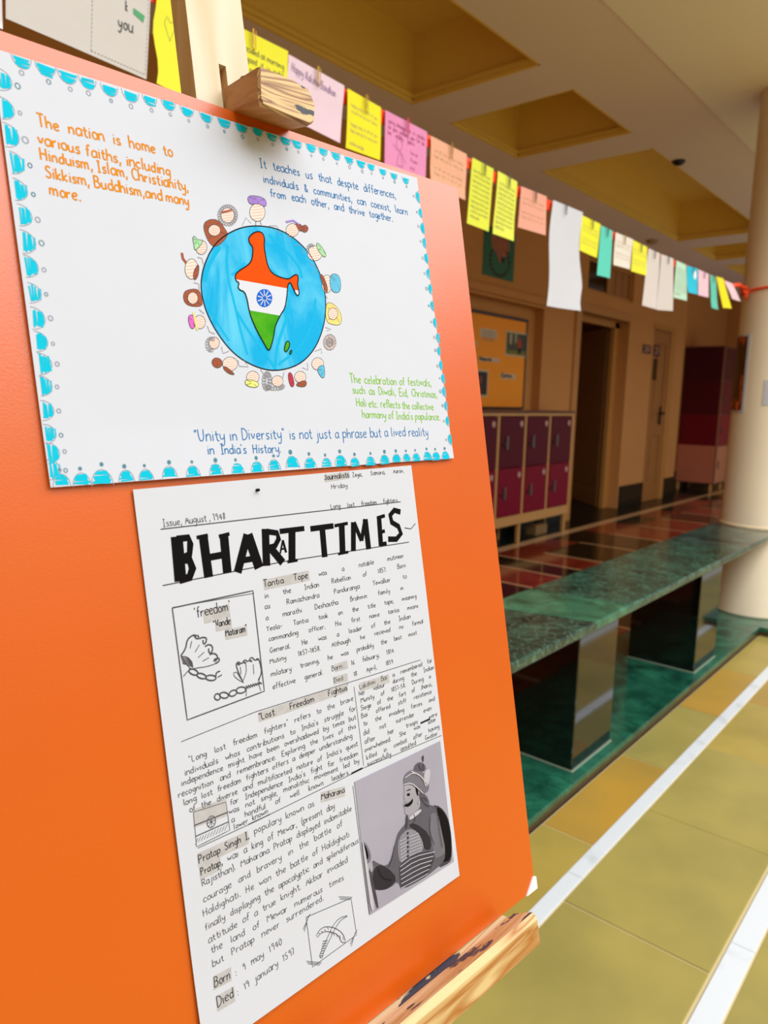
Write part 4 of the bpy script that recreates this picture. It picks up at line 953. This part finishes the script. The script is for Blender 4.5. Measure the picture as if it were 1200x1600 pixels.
# pasted portrait print (a plain figure in a turban, not a copy)
R3 = lambda x, y: B(540+x/5.333, 1140+y/5.333, 0.0018)
PRQ = (B(554, 1222, .0018), B(688, 1158, .0018), B(709, 1346, .0018), B(577.5, 1429, .0018))
m_g = {k: mat('print_grey_'+k, {'c5': 'a29eaa', 'dd': 'b8b5bc', 'b4': '9a979e', '9c': '85828a', '83': '6f6c74', '6c': '5a575e', '55': '464349', '3c': '302d32', '1e': '121013'}[k], 0.6, 0.1, var=0.12 if k != 'c5' else 0.22, vscale=60 if k != 'c5' else 9) for k in ('c5', 'b4', '9c', '83', '6c', '55', '3c', '1e', 'dd')}
hh = lambda u, v: hn(u, v)+0.0005
pr = sheet('portrait_print', PRQ, hh, m_g['c5'], news, 24, 34, th=0.0003); pr['label'] = 'pasted grey print of a moustached man in a turban'
lay = 0
def G3(k, pts, sm=1):
    global lay
    lay += 1; i_ = Ink(lambda u, v, l: E(u, v, hh(u, v)+l)); i_.lv = 0.0002+lay*0.00006
    p = [R3(*q) for q in pts]; i_.fill(smooth_loop(p, sm) if sm else p); return k, i_
shapes = [('55', [(720, 625), (790, 640), (850, 720), (875, 830), (885, 950), (882, 1070), (865, 1110), (760, 1160), (700, 900)]), ('1e', [(750, 640), (800, 660), (850, 740), (872, 860), (880, 960), (875, 1085), (800, 1110), (790, 900)]),
 ('6c', [(220, 1080), (260, 1110), (340, 1140), (380, 1070), (420, 900), (440, 850), (500, 780), (620, 640), (720, 620), (765, 680), (800, 850), (830, 1000), (820, 1100), (700, 1200), (640, 1240), (460, 1335), (430, 1260), (380, 1310), (300, 1340), (220, 1330), (205, 1200)]),
 ('3c', [(222, 1180), (270, 1120), (350, 1150), (430, 1240), (360, 1320), (300, 1338), (225, 1325)]),
 ('83', [(700, 700), (760, 690), (800, 850), (830, 1000), (815, 1040), (740, 1080), (720, 950), (700, 800)]),
 ('9c', [(440, 900), (520, 820), (600, 850), (640, 920), (655, 1000), (520, 1060), (450, 1120), (432, 1010)]),
 ('3c', [(515, 800), (570, 770), (700, 870), (715, 1000), (650, 1000), (640, 930), (600, 850)]),
 ('55', [(440, 1130), (560, 1040), (720, 1000), (745, 1060), (700, 1180), (640, 1240), (460, 1335), (445, 1220)]),
 ('6c', [(600, 520), (670, 540), (700, 610), (690, 700), (600, 720), (560, 760), (590, 650)]),
 ('b4', [(480, 470), (530, 450), (590, 490), (615, 580), (620, 650), (560, 700), (510, 720), (488, 690), (492, 650), (475, 630), (492, 590), (480, 560), (490, 520)]),
 ('83', [(478, 460), (485, 380), (530, 340), (600, 330), (660, 370), (695, 450), (690, 510), (650, 535), (600, 500), (550, 455)]),
 ('6c', [(560, 340), (580, 285), (620, 268), (660, 290), (668, 340), (610, 350)]), ('dd', [(650, 370), (670, 330), (705, 330), (700, 400), (680, 480), (655, 450)]),
 ('55', [(640, 270), (630, 225), (648, 212), (650, 240), (645, 270)]),
 ('1e', [(478, 628), (510, 618), (545, 590), (555, 568), (560, 600), (535, 635), (505, 645)]), ('3c', [(495, 515), (525, 492), (548, 498), (525, 505)]), ('1e', [(502, 540), (522, 525), (536, 540), (520, 556)]),
 ('1e', [(575, 460), (600, 500), (602, 560), (585, 530)]), ('55', [(500, 700), (520, 720), (515, 800), (495, 835)]), ('dd', [(525, 725), (620, 655), (630, 680), (530, 760)]),
 ('83', [(135, 930), (170, 950), (205, 1030), (205, 1090), (170, 1120), (150, 1040)]), ('1e', [(145, 950), (165, 970), (190, 1060), (165, 1090)]), ('b4', [(150, 1130), (215, 1090), (225, 1170), (200, 1190)]),
 ('dd', [(130, 920), (150, 960), (195, 1250), (235, 1480), (205, 1520), (165, 1200)]), ('55', [(185, 1150), (200, 1160), (270, 1470), (250, 1490)])]
byk = {}
for k_, pts in shapes:
    _, i_ = G3(k_, pts); byk.setdefault(k_, []).append(i_)
line_d, line_l = Ink(lambda u, v, l: E(u, v, hh(u, v)+l)), Ink(lambda u, v, l: E(u, v, hh(u, v)+l)); line_d.lv = line_l.lv = 0.0022
for i in range(7): line_l.stroke([R3(445+i*1, 930+i*28), R3(500, 900+i*27)], .0005); line_l.stroke([R3(525, 890+i*26), R3(600+i*5, 860+i*24)], .0004)
for i in range(6): line_l.stroke(chaikin([R3(445+i*2, 1140+i*35), R3(560+i*10, 1055+i*36), R3(735-i*12, 1015+i*36)]), .0005)
for a in ([(488, 400), (560, 350), (640, 400), (660, 470)], [(480, 455), (540, 440), (600, 490), (640, 530)], [(540, 345), (620, 380), (680, 460)]): line_l.stroke(chaikin([R3(*q) for q in a]), .0007)
for i in range(6): line_d.ellipse(R3(512, 860+i*38), .0007, .0008, 0, None, 8)
for a in ([(700, 720), (690, 850), (735, 960)], [(760, 700), (775, 850), (800, 980)], [(400, 960), (380, 1080), (350, 1140)], [(620, 560), (650, 620), (690, 640)], [(640, 560), (670, 590)], [(560, 700), (575, 740), (560, 770)], [(260, 1150), (300, 1240), (380, 1250)], [(600, 290), (625, 340)], [(640, 285), (640, 345)], [(500, 600), (488, 640)], [(720, 1080), (680, 1160), (640, 1220)]): line_d.stroke(chaikin(chaikin([R3(*q) for q in a])), .00035)
line_l.ellipse(R3(605, 605), .0008, .001, 0, None, 8)
for k_, lst in byk.items():
    q = MB()
    for i_ in lst: q.add(i_.mb.v, i_.mb.f)
    q.build('figure_tone', m_g[k_], pr)['kind'] = 'stuff'
line_l.build('light_line', m_g['dd'], pr); line_d.build('button_line', m_g['1e'], pr)

# ------------------------------------------------------------------ garland: ribbon, papers, clips
YR = 1.12
def R_(px, py, y=YR): p = at(px, py, 1, y); return (float(p[0]), float(p[2]))
rib = thing('ribbon_garland', (2.2, YR, 1.76), 'long orange ribbon strung with papers and tied around the pillar', 'ribbon')
top_px = [(-140, -240), (7, -140), (240, -30), (375, 43), (450, 81), (538, 135), (601, 170), (668, 206), (735, 244), (775, 266), (811, 289), (858, 310), (910, 334), (960, 361), (1012, 387), (1055, 405), (1108, 428), (1145, 443)]
q = MB(); W_ = []
for i, p in enumerate(top_px):
    x, z = R_(*p); W_.append((x, z))
pts = []
for (x0, z0), (x1, z1) in zip(W_[:-1], W_[1:]):
    n = max(2, int((x1-x0)/0.06)); pts += [(x0+(x1-x0)*i/n, z0+(z1-z0)*i/n) for i in range(n)]
pts.append(W_[-1])
vs = []; K = len(pts)
for i, (x, z) in enumerate(pts):
    tw = 0.002*math.sin(x*9); wd = 0.031 if x < 3.7 else 0.024
    vs += [(x, YR+0.003+tw, z-0.003), (x, YR+0.003-tw, z-wd), (x, YR+0.0045+tw, z-0.003), (x, YR+0.0045-tw, z-wd)]
for i in range(K-1):
    a = i*4; b = a+4; q.f += [(a, b, b+1, a+1), (a+2, a+3, b+3, b+2), (a, a+2, b+2, b), (a+1, b+1, b+3, a+3)]; q.m += [0]*4
q.v = vs; q.build('ribbon_band', m_ribbon, rib)
# knot and loop around the pillar
xk, zk = R_(1158, 446); kb = MB()
kx, ky = PC[0]-0.17, PC[1]+0.15
for i in range(4):
    a = i*1.3; kb.tube([(kx-0.02+0.02*math.cos(a+t*.8), ky+0.012*math.sin(a+t*.5), zk+0.018*math.sin(a+t*.8)) for t in range(6)], 0.008, 6)
kb.tube([(pts[-1][0], YR+0.004, pts[-1][1]-0.012), ((pts[-1][0]+kx)/2, (YR+ky)/2+0.003, zk+0.008), (kx, ky, zk+0.004)], [0.012, 0.010, 0.007], 8)
kb.tube([(kx-0.01, ky, zk), (kx-0.02, ky-0.01, zk-0.03), (kx-0.012, ky-0.012, zk-0.05)], [0.008, 0.011, 0.004], 6)
kb.build('knot', m_ribbon, rib, smooth=True)
lo = MB(); ring = []
for i in range(73):
    a = math.radians(139+360*i/72); zz = zk+0.0+0.008*math.sin(math.radians(5*i))
    ring.append((PC[0]+(PR+0.006)*math.cos(a), PC[1]+(PR+0.006)*math.sin(a), zz+0.02*(0.5-0.5*math.cos(math.radians(5*i)))))
lo.tube(ring, 0.0065, 8, False).build('pillar_loop', m_ribbon, rib, smooth=True)

PAP = [
 # name, label, category, colour, quad px TL TR BR BL, clip px (frac along top), clip mat, writing
 ('blank_sheet', 'white paper at the far left end of the garland', 'paper', 'f0eff4', [(-140, -238), (0, -146), (4, 46), (-150, -20)], None, None, None),
 ('letter_sheet', 'large grey white letter sheet with dashed stitching and the word you', 'paper', 'cbc6c2', [(7, -140), (236, -32), (227, 125), (6, 31)], None, None, 'you'),
 ('yellow_note', 'creased yellow note hanging left of the easel mast', 'note', 'e6e63c', [(241, -28), (306, 6), (300, 162), (243, 131)], None, None, 'heart'),
 ('yellow_note', 'yellow note with black handwriting just behind the clamp peg', 'note', 'e2dc34', [(330, 20), (450, 80), (443, 190), (330, 140)], 0.50, 'b', 'lines_dark'),
 ('lilac_card', 'pale lilac card with purple heading, just right of the clamp peg', 'card', 'e0c6d4', [(451, 85), (538, 134), (530, 224), (444, 180)], 0.48, 'b', 'raksha'),
 ('yellow_note', 'bright yellow note between the lilac card and the deep pink card', 'note', 'e8de28', [(543, 138), (595, 168), (592, 251), (540, 231)], 0.50, 'b', 'lines_faint'),
 ('pink_card', 'deep pink card with a drawn figure and purple writing', 'card', 'dd8cb8', [(602, 172), (667, 206), (664, 290), (599, 262)], 0.48, 'p', 'figure'),
 ('salmon_card', 'large salmon card touching the top right corner of the orange board', 'card', 'e4a88a', [(673, 212), (729, 241), (726, 313), (671, 290)], 0.52, 'b', 'lines_faint'),
 ('yellow_note', 'left of two long written yellow notes over the green wall poster', 'note', 'd9de48', [(738, 246), (771, 264), (762, 362), (728, 349)], 0.5, 'd', 'lines'),
 ('yellow_note', 'right of two long written yellow notes over the green wall poster', 'note', 'dde256', [(778, 267), (808, 284), (801, 377), (769, 365)], 0.5, 'd', 'lines'),
 ('salmon_card', 'smaller salmon card immediately left of the longest white sheet', 'card', 'e2a08c', [(814, 291), (854, 307), (851, 368), (809, 355)], 0.5, 'd', 'lines_faint'),
 ('long_sheet', 'longest white sheet in the garland, with a bent lower right edge', 'paper', 'c9cad2', [(863, 312), (909, 331), (904, 486), (851, 478)], 0.4, 'd', None),
 ('yellow_note', 'yellow note immediately right of the longest white sheet', 'note', 'e4e234', [(909, 336), (938, 350), (932, 403), (905, 391)], 0.5, 'd', 'lines_faint'),
 ('teal_strip', 'narrow teal strip between a yellow note and the cream card', 'paper strip', '5cc8b6', [(939, 352), (957, 361), (951, 435), (930, 430)], 0.45, 'd', None),
 ('cream_card', 'cream card immediately right of the teal strip over the door window', 'card', 'e0d6cc', [(962, 363), (989, 374), (983, 421), (957, 414)], 0.45, 'b', 'lines_faint'),
 ('yellow_note', 'yellow note between the cream card and the two joined grey sheets', 'note', 'e4e03c', [(989, 375), (1011, 386), (1007, 431), (984, 424)], 0.5, 'd', 'lines_faint'),
 ('grey_sheet', 'left one of the two joined long grey sheets', 'paper', 'd0c6c2', [(1013, 388), (1031, 396), (1027, 484), (1003, 477)], 0.45, 'd', None),
 ('grey_sheet', 'right one of the two joined long grey sheets', 'paper', 'cdc4c0', [(1033, 397), (1052, 404), (1050, 486), (1025, 484)], 0.5, 'd', None),
 ('mint_card', 'pale mint card with a small drawing in the garland', 'card', 'b8dcc6', [(1057, 407), (1072, 414), (1073, 470), (1051, 465)], None, None, 'lines'),
 ('cyan_card', 'bright cyan card with a white spot in the garland', 'card', '2cbcdc', [(1073, 415), (1090, 420), (1089, 460), (1073, 457)], 0.5, 'd', 'spot'),
 ('pink_card', 'small pale pink card immediately right of the cyan card', 'card', 'e6c0cf', [(1091, 421), (1107, 428), (1106, 465), (1090, 461)], 0.5, 'd', None),
 ('teal_strip', 'narrow teal strip immediately right of the small pale pink card, near the pillar', 'paper strip', '62c4b0', [(1109, 429), (1118, 433), (1121, 484), (1111, 481)], 0.5, 'd', None),
 ('yellow_strip', 'slanting yellow strip near the pillar', 'paper strip', 'ecdf28', [(1119, 432), (1130, 435), (1142, 482), (1129, 481)], None, None, None),
 ('pale_pink_strip', 'slanting pale pink strip, last paper before the pillar', 'paper strip', 'ecc9d4', [(1131, 438), (1144, 443), (1157, 471), (1143, 467)], None, None, None)]
GRP = 'papers hanging from the orange ribbon'
m_wr = mat('note_writing', '938a4e', 0.6); m_wrd = mat('note_writing_dark', '2a2a30', 0.6); m_wrp = mat('note_writing_purple', '8a6a90', 0.6); m_wrr = mat('note_writing_magenta', 'a3286e', 0.6)
for idx, (nm, lb, cat, colr, quad, clip, cm, wr) in enumerate(PAP):
    yo = YR-0.002-0.0012*(idx % 3)
    Qd = [R_(*p, yo) for p in quad]; TLx, BRx = Qd[0][0], Qd[2][0]
    Hh = abs(Qd[0][1]-Qd[3][1]); curl = [0.006, 0.012, 0.009, 0.015][idx % 4]
    if nm == 'long_sheet': curl = 0.03
    qm = quadmap(*Qd); topz = max(Qd[0][1], Qd[1][1])
    def fx(u, v, topz=topz, H_=Hh, c_=curl, i_=idx):
        t = (topz-v)/max(H_, .01); return c_*max(0, t-0.15)**1.5*math.sin(1.7*i_+u*6)*1.0-0.004*math.sin(t*2.5)*(1 if i_ % 2 else 0.3)
    def FR(u, v, h, yo=yo, fx=fx): return (u, yo-0.0004-h-0.5*abs(fx(u, v)), v)
    rootp = thing(nm, (Qd[3][0]*.5+Qd[2][0]*.5, yo, Qd[3][1]), lb, cat, GRP)
    Hf = lambda u, v: 0.0
    nu_ = 6; nv_ = 12 if nm == 'long_sheet' else 8
    def S(a, b, l, qm=qm, FR=FR, nm=nm):
        u, v = qm(a, 1-b)
        if nm == 'long_sheet':
            u += 0.012*math.sin(b*7)*(1 if a > .5 else .6)-0.03*max(0, 0.5-abs(b-0.12)/0.22)*(a > .55)
        if nm == 'yellow_note' and 'creased' in lb: u += 0.004*math.sin(b*9)
        return FR(u, v, l)
    o = grid_sheet(S, 0, 1, 0, 1, nu_, nv_, 0.0004).build('sheet', mat('paper_'+colr, colr, 0.75, 0.2, var=0.03, vscale=30, bump=0.15, bscale=20), rootp, smooth=True)
    def SS(a, b, l, S=S): return S(a, b, l+0.0006)
    wdt = Qd[1][0]-Qd[0][0]; hgt = Hh
    if wr:
        ik = Ink(SS); ax = 1/wdt; ay = 1/hgt
        # writing is laid out in metres from the sheet's lower left corner
        ik.S = lambda u, v, l, SS=SS, wdt=wdt, hgt=hgt: SS(u/wdt, v/hgt, l)
        wm = m_wr
        if wr in ('lines', 'lines_faint'):
            n = int(hgt/0.0125); wm = m_wr if wr == 'lines' else mat('faint_writing', 'b3a26a' if True else '', 0.6)
            for k_ in range(1, n-1):
                if wr == 'lines_faint' and k_ % 3 == 0: continue
                ik.text(random.choice(["we all live as one family", "happy day to all of you", "hope and joy for every one"]), (wdt*.1, hgt-0.018-k_*0.0125), (wdt*(.9 if k_ < n-2 else .5), hgt-0.020-k_*0.0125), 0.0042, 0.0007)
        elif wr == 'lines_dark':
            wm = m_wrd
            for k_, t in enumerate(["good is decided at morning", "may be good it is right", "in history, and always dear", "so be"]):
                ik.text(t, (wdt*.15, hgt-0.034-k_*0.017), (wdt*(.95 if k_ < 3 else .5), hgt-0.036-k_*0.0165), 0.0062, 0.0010)
        elif wr == 'raksha':
            wm = m_wrp; ik.text("Happy Raksha Bandhan", (wdt*.06, hgt-0.026), (wdt*.86, hgt-0.030), 0.008, 0.0014)
        elif wr == 'you':
            wm = m_wrd; ik.text("you", (wdt*.76, hgt-0.085), (wdt*.88, hgt-0.085), 0.0098, 0.0018)
            ik.text("k", (wdt*.81, hgt-0.058), (wdt*.83, hgt-0.058), 0.008, 0.0016)
            y_ = 0.005
            while y_ < hgt*.98:
                for xx in (wdt*.565, wdt*.985): ik.stroke([(xx, y_), (xx, y_+0.0035)], .0006)
                y_ += 0.006
            x_ = wdt*.565
            while x_ < wdt*.98: ik.stroke([(x_, 0.0055), (x_+0.003, 0.0055)], .0007); x_ += 0.0055
            ik.build('writing', wm, rootp); wm = mat('green_crayon', '3f9a62', 0.6); ik = Ink(SS); ik.S = lambda u, v, l, SS=SS, wdt=wdt, hgt=hgt: SS(u/wdt, v/hgt, l)
            ik.fill([(wdt*.87, hgt-.058), (wdt*.95, hgt-.064), (wdt*.96, hgt-.054), (wdt*.87, hgt-.050)])
        elif wr == 'heart':
            wm = m_wr; ik.stroke([(wdt*.42, hgt*.50), (wdt*.25, hgt*.66), (wdt*.28, hgt*.73), (wdt*.38, hgt*.68), (wdt*.5, hgt*.72), (wdt*.52, hgt*.64), (wdt*.42, hgt*.50)], .0007)
        elif wr == 'figure':
            wm = m_wrr
            for k_, t in enumerate(["sorry bhaiya for it raksha", "to you wishing you for be", "be many years"]): ik.text(t, (wdt*.07, hgt-0.022-k_*0.012), (wdt*(.95 if k_ < 2 else .7), hgt-0.022-k_*0.0115), 0.0048, 0.0011)
            cx_, cy_ = wdt*.33, hgt*.52
            ik.ellipse((cx_, cy_), .010, .012, 0, .0009); ik.stroke([(cx_-.012, cy_+.012), (cx_, cy_+.022), (cx_+.012, cy_+.010)], .0009); ik.stroke([(cx_, cy_-.012), (cx_-.008, cy_-.045), (cx_+.014, cy_-.045), (cx_+.004, cy_-.012)], .0009); ik.stroke([(cx_+.006, cy_-.015), (cx_+.024, cy_-.034)], .0009); ik.stroke([(cx_-.006, cy_-.015), (cx_-.022, cy_-.004)], .0009)
            for k_, t in enumerate(["love", "from", "sis"]): ik.text(t, (wdt*.6, hgt*.45-k_*.016), (wdt*.78, hgt*.44-k_*.016), .005, .0009)
        elif wr == 'spot':
            wm = mat('white_spot', 'f2f2f2', 0.6); ik.ellipse((wdt*.72, hgt*.72), .018, .018, 0, None, 8)
        ik.build('writing', wm, rootp)
    if clip is not None:
        cu, cv = qm(clip, 0); c_x, c_z = cu, cv; ycl = yo-0.0075
        L_ = 0.031; r_ = 0.0035
        cp = [(c_x-r_, c_z+0.004), (c_x-r_, c_z-L_+r_), (c_x, c_z-L_), (c_x+r_, c_z-L_+r_), (c_x+r_, c_z+0.002), (c_x, c_z+0.006), (c_x-r_*.4, c_z+0.003), (c_x-r_*.4, c_z-L_*.7)]
        cl = MB().tube([(x, ycl, z) for x, z in cp], 0.0009, 6).build('paper_clip', {'b': m_clip, 'd': m_clip_d, 'p': m_clip_p}[cm])
        tag(cl, {'b': 'brass', 'd': 'steel', 'p': 'pink'}[cm]+' clip on the '+lb.split(',')[0].replace('immediately ', '').replace('yellow note between the cream card and', 'note left of'), 'paper clip', 'clips holding papers on the ribbon')

# ------------------------------------------------------------------ things on the walls, ceiling and pillar
nb = thing('notice_board', (4.9, 3.28, 1.12), 'orange resource centre notice board with black top edge in the wall niche', 'notice board')
yb = 3.262
bx('panel', (4.10, yb, 1.135), (5.665, 3.284, 1.855), mat('notice_orange', 'f79a1c', 0.55, 0.3), nb, 0.001)
MB().box((4.08, yb-0.008, 1.856), (5.69, 3.284, 1.878), 0.002).box((5.666, yb-0.006, 1.125), (5.685, 3.284, 1.855), 0.002).box((4.08, yb-0.006, 1.118), (5.685, 3.284, 1.134), 0.002).build('frame', mat('notice_frame', '1b120d', 0.4), nb)
def on_nb(pxs): 
    a = [at(x, y, 1, yb) for x, y in pxs]; return min(p[0] for p in a), max(p[0] for p in a), min(p[2] for p in a), max(p[2] for p in a)
m_card = mat('notice_card', 'c9b49a', 0.6)
def card(pxs, m=m_card, name='card', th=0.002):
    a, b, c, d = on_nb(pxs); return bx(name, (a, yb-th, c), (b, yb, d), m, nb), (a, b, c, d)
for pxs, t in ((((748, 557), (780, 567)), 'Resource'), (((782, 583), (805, 593)), 'Centre'), (((720, 530), (745, 540)), 'The')):
    o, (a, b, c, d) = card(pxs); ik = Ink(lambda u, v, l: (u, yb-0.0025-l, v))
    ik.text(t, (a+0.012, c+(d-c)*.28), (b-0.01, c+(d-c)*.28), (d-c)*.42, 0.011, jit=.02); ik.build('lettering', m_wrd, o)
o, (a, b, c, d) = card(((750, 512), (776, 530)))
q = MB()
for k_ in range(4): q.box((a+0.03, yb-0.0035, d-0.025-k_*0.022), (b-0.03-0.02*(k_ % 2), yb-0.002, d-0.019-k_*0.022))
q.build('lettering', m_pencil_l, o)
def photo(pxs, bgm, blobs, border=m_card):
    o, (a, b, c, d) = card(pxs, border, 'photograph'); w_, h_ = b-a, d-c
    pc = bx('picture', (a+.012, yb-0.0028, c+.014), (b-.012, yb-0.002, d-.014), bgm, o)
    for i, (m, pts) in enumerate(blobs):
        ik = Ink(lambda u, v, l: (u, yb-0.003-l, v)); ik.lv = 0.0002+i*0.0002
        ik.fill([(a+w_*x, c+h_*y) for x, y in pts]); ik.build('picture_detail', m, o)
photo(((791, 516), (823, 559)), mat('photo_green', '4a5030', 0.5, col2='22281c', vscale=9), [(plain('photo_grass', '7a7a36'), [(.1, .06), (.9, .06), (.9, .25), (.1, .22)]), (plain('photo_light', 'b4a888'), [(.15, .5), (.25, .45), (.28, .9), (.16, .9)]), (plain('photo_light', 'b4a888'), [(.4, .55), (.47, .55), (.48, .92), (.4, .92)]), (plain('photo_red', 'b8402c'), [(.55, .35), (.7, .35), (.68, .7), (.6, .76), (.54, .65)]), (plain('photo_dark', '1c1a2c'), [(.56, .12), (.68, .12), (.7, .35), (.55, .35)])])
photo(((742, 577), (761, 620)), mat('photo_black', '1a1210', 0.5, var=.3, vscale=9), [(plain('photo_brown', '8a4a38'), [(.3, .5), (.5, .45), (.55, .7), (.4, .78), (.28, .68)]), (plain('photo_brown', '8a4a38'), [(.2, .1), (.55, .1), (.5, .4), (.3, .4)])])

gp = thing('wall_poster', (5.07, 3.19, 2.13), 'green poster with a brown shape and beaded ring, high above the notice board', 'poster')
bx('sheet', (4.85, YW-0.004, 2.135), (5.305, YW, 2.80-0.3), mat('poster_green', '12664a', 0.5, var=.15, vscale=8), gp)
gi_ = Ink(lambda u, v, l: (u, YW-0.0045-l, v)); gi_.lv = 0.0005
GP = lambda x, y: (4.85+0.455*x, 2.135+0.365*y)
gi_.fill(smooth_loop([GP(*p) for p in [(.3, .98), (.7, .98), (.85, .7), (.75, .5), (.6, .45), (.52, .28), (.42, .5), (.25, .6), (.22, .8)]], 1)); gi_.build('brown_shape', mat('poster_brown', 'a8603e', 0.5, var=.3, vscale=14), gp)
gi_ = Ink(lambda u, v, l: (u, YW-0.0045-l, v)); gi_.lv = 0.0012
for k_ in range(15):
    a = math.radians(150+k_*18); gi_.ellipse((GP(.52, .36)[0]+.14*math.cos(a), GP(.52, .36)[1]+.11*math.sin(a)), .017, .014, 0, None, 8)
gi_.fill([GP(*p) for p in [(.34, .86), (.66, .84), (.64, .92), (.38, .94)]]); gi_.ellipse(GP(.62, .40), .03, .022, 0, None, 8)
gi_.build('beaded_ring', plain('poster_dark', '3a1c1c'), gp)

def sign(x0, x1, z0, z1, y, label, name='door_sign'):
    s_ = thing(name, ((x0+x1)/2, y, z0), label, 'sign')
    bx('plate', (x0, y-0.006, z0), (x1, y, z1), plain('sign_maroon', '5a1c24'), s_, 0.001)
    q = MB(); w_ = x1-x0
    for k_, (a, b) in enumerate(((.15, .8), (.3, .9), (.1, .7))):
        z = z1-(z1-z0)*(.25+.25*k_); q.box((x0+w_*a, y-0.0075, z-.006), (x0+w_*b, y-0.006, z+.006))
    q.build('lettering', plain('sign_text', 'b09a86'), s_)
sign(8.11, 8.35, 1.75, 1.845, YW, 'small maroon sign on the wall left of the closed door')
sign(8.44, 8.62, 1.74, 1.865, 3.201, 'small maroon sign on the upper part of the closed door')

# poster wrapped on the pillar
def angx(px, py):
    r = ray(px, py); a = math.atan2(r[1], r[0]); D = math.hypot(*PC); b = a-math.atan2(PC[1], PC[0]); s_ = max(-PR, min(PR, D*math.sin(b)))
    t = D*math.cos(b)-math.sqrt(PR*PR-s_*s_); x, y = t*math.cos(a), t*math.sin(a)
    z = 1.17+r[2]/math.hypot(r[0], r[1])*t
    return math.atan2(y-PC[1], x-PC[0]), z
def wrap(a0, a1, z0, z1, r, th, n=14):
    q = MB(); vs = []
    for rr in (r+th, r):
        for z in (z0, z1):
            for i in range(n+1): a = a0+(a1-a0)*i/n; vs.append((PC[0]+rr*math.cos(a), PC[1]+rr*math.sin(a), z))
    K = n+1; fs = []
    for i in range(n): fs += [(i, i+1, K+i+1, K+i), (2*K+i, 3*K+i, 3*K+i+1, 2*K+i+1), (i, 2*K+i, 2*K+i+1, i+1), (K+i, K+i+1, 3*K+i+1, 3*K+i)]
    fs += [(0, K, 3*K, 2*K), (n, 2*K+n, 3*K+n, K+n)]
    q.add(vs, fs); return q
a1, zt = angx(1174, 521); _, zb = angx(1171, 645)
if a1 < 0: a1 += 2*math.pi
a0 = a1-0.95
pp = thing('pillar_poster', (PC[0]+PR*math.cos(a1), PC[1]+PR*math.sin(a1), zb), 'dark poster with orange shapes and white border wrapped on the left side of the pillar', 'poster')
recalc(wrap(a0, a1, zb, zt, PR+0.001, 0.002).build('sheet', m_paper2, pp))
aw = 0.035/PR*0.5
m_pd = mat('pillar_poster_dark', '1c0f0a', 0.35, 0.4, col2='4a2410', vscale=14)
recalc(wrap(a0+aw, a1-aw, zb+0.012, zt-0.012, PR+0.003, 0.0008).build('print', m_pd, pp))
m_po = mat('pillar_poster_orange', 'e8641c', 0.4, col2='8a2a0c', vscale=30)
q = MB()
def blob(a, z, ra, rz, seed):
    rr = random.Random(seed); pts = []
    for k_ in range(10):
        t = k_*math.pi/5; f = rr.uniform(.6, 1.15); pts.append((a+ra*f*math.cos(t), z+rz*f*math.sin(t)))
    R2 = PR+0.0042
    q.add([(PC[0]+R2*math.cos(x), PC[1]+R2*math.sin(x), y) for x, y in pts]+[(PC[0]+R2*math.cos(a), PC[1]+R2*math.sin(a), z)], [(k_, (k_+1) % 10, 10) for k_ in range(10)])
Hh = zt-zb
for i, (fa, fz, ra, rz) in enumerate([(.10, .2, .05, .05), (.12, .38, .045, .05), (.2, .08, .06, .04), (.35, .95, .10, .02), (.18, .92, .07, .025), (.3, .12, .05, .03), (.5, .1, .05, .03), (.6, .93, .08, .03)]): blob(a1-(a1-a0)*fa-aw*.6, zb+Hh*fz, ra, rz, i)
recalc(q.build('orange_shapes', m_po, pp))['kind'] = 'stuff'
a2, zt2 = angx(1195, 594); _, zb2 = angx(1196, 633)
if a2 < 0: a2 += 2*math.pi
pn = wrap(a2, a2+0.75, zb2, zt2, PR+0.001, 0.002).build('pillar_notice', m_paper2); recalc(pn)
tag(pn, 'small white notice on the front of the pillar at the right frame edge', 'notice')

q = MB().lathe([(0.042, ZC), (0.042, ZC-0.010), (0.028, ZC-0.024), (0.010, ZC-0.03)], (5.20, 1.90), 20)
tag(recalc(q.build('smoke_detector', m_black_p, smooth=True)), 'small dark ceiling detector beside the long coffer', 'detector')
q = MB().lathe([(0.06, ZC), (0.058, ZC-0.018), (0.04, ZC-0.034), (0.01, ZC-0.036)], (7.45, 2.92), 20)
tag(recalc(q.build('smoke_detector', plain('detector_cream', 'b09878'), smooth=True)), 'small cream ceiling detector above the garland', 'detector')
bpy.context.view_layer.update()
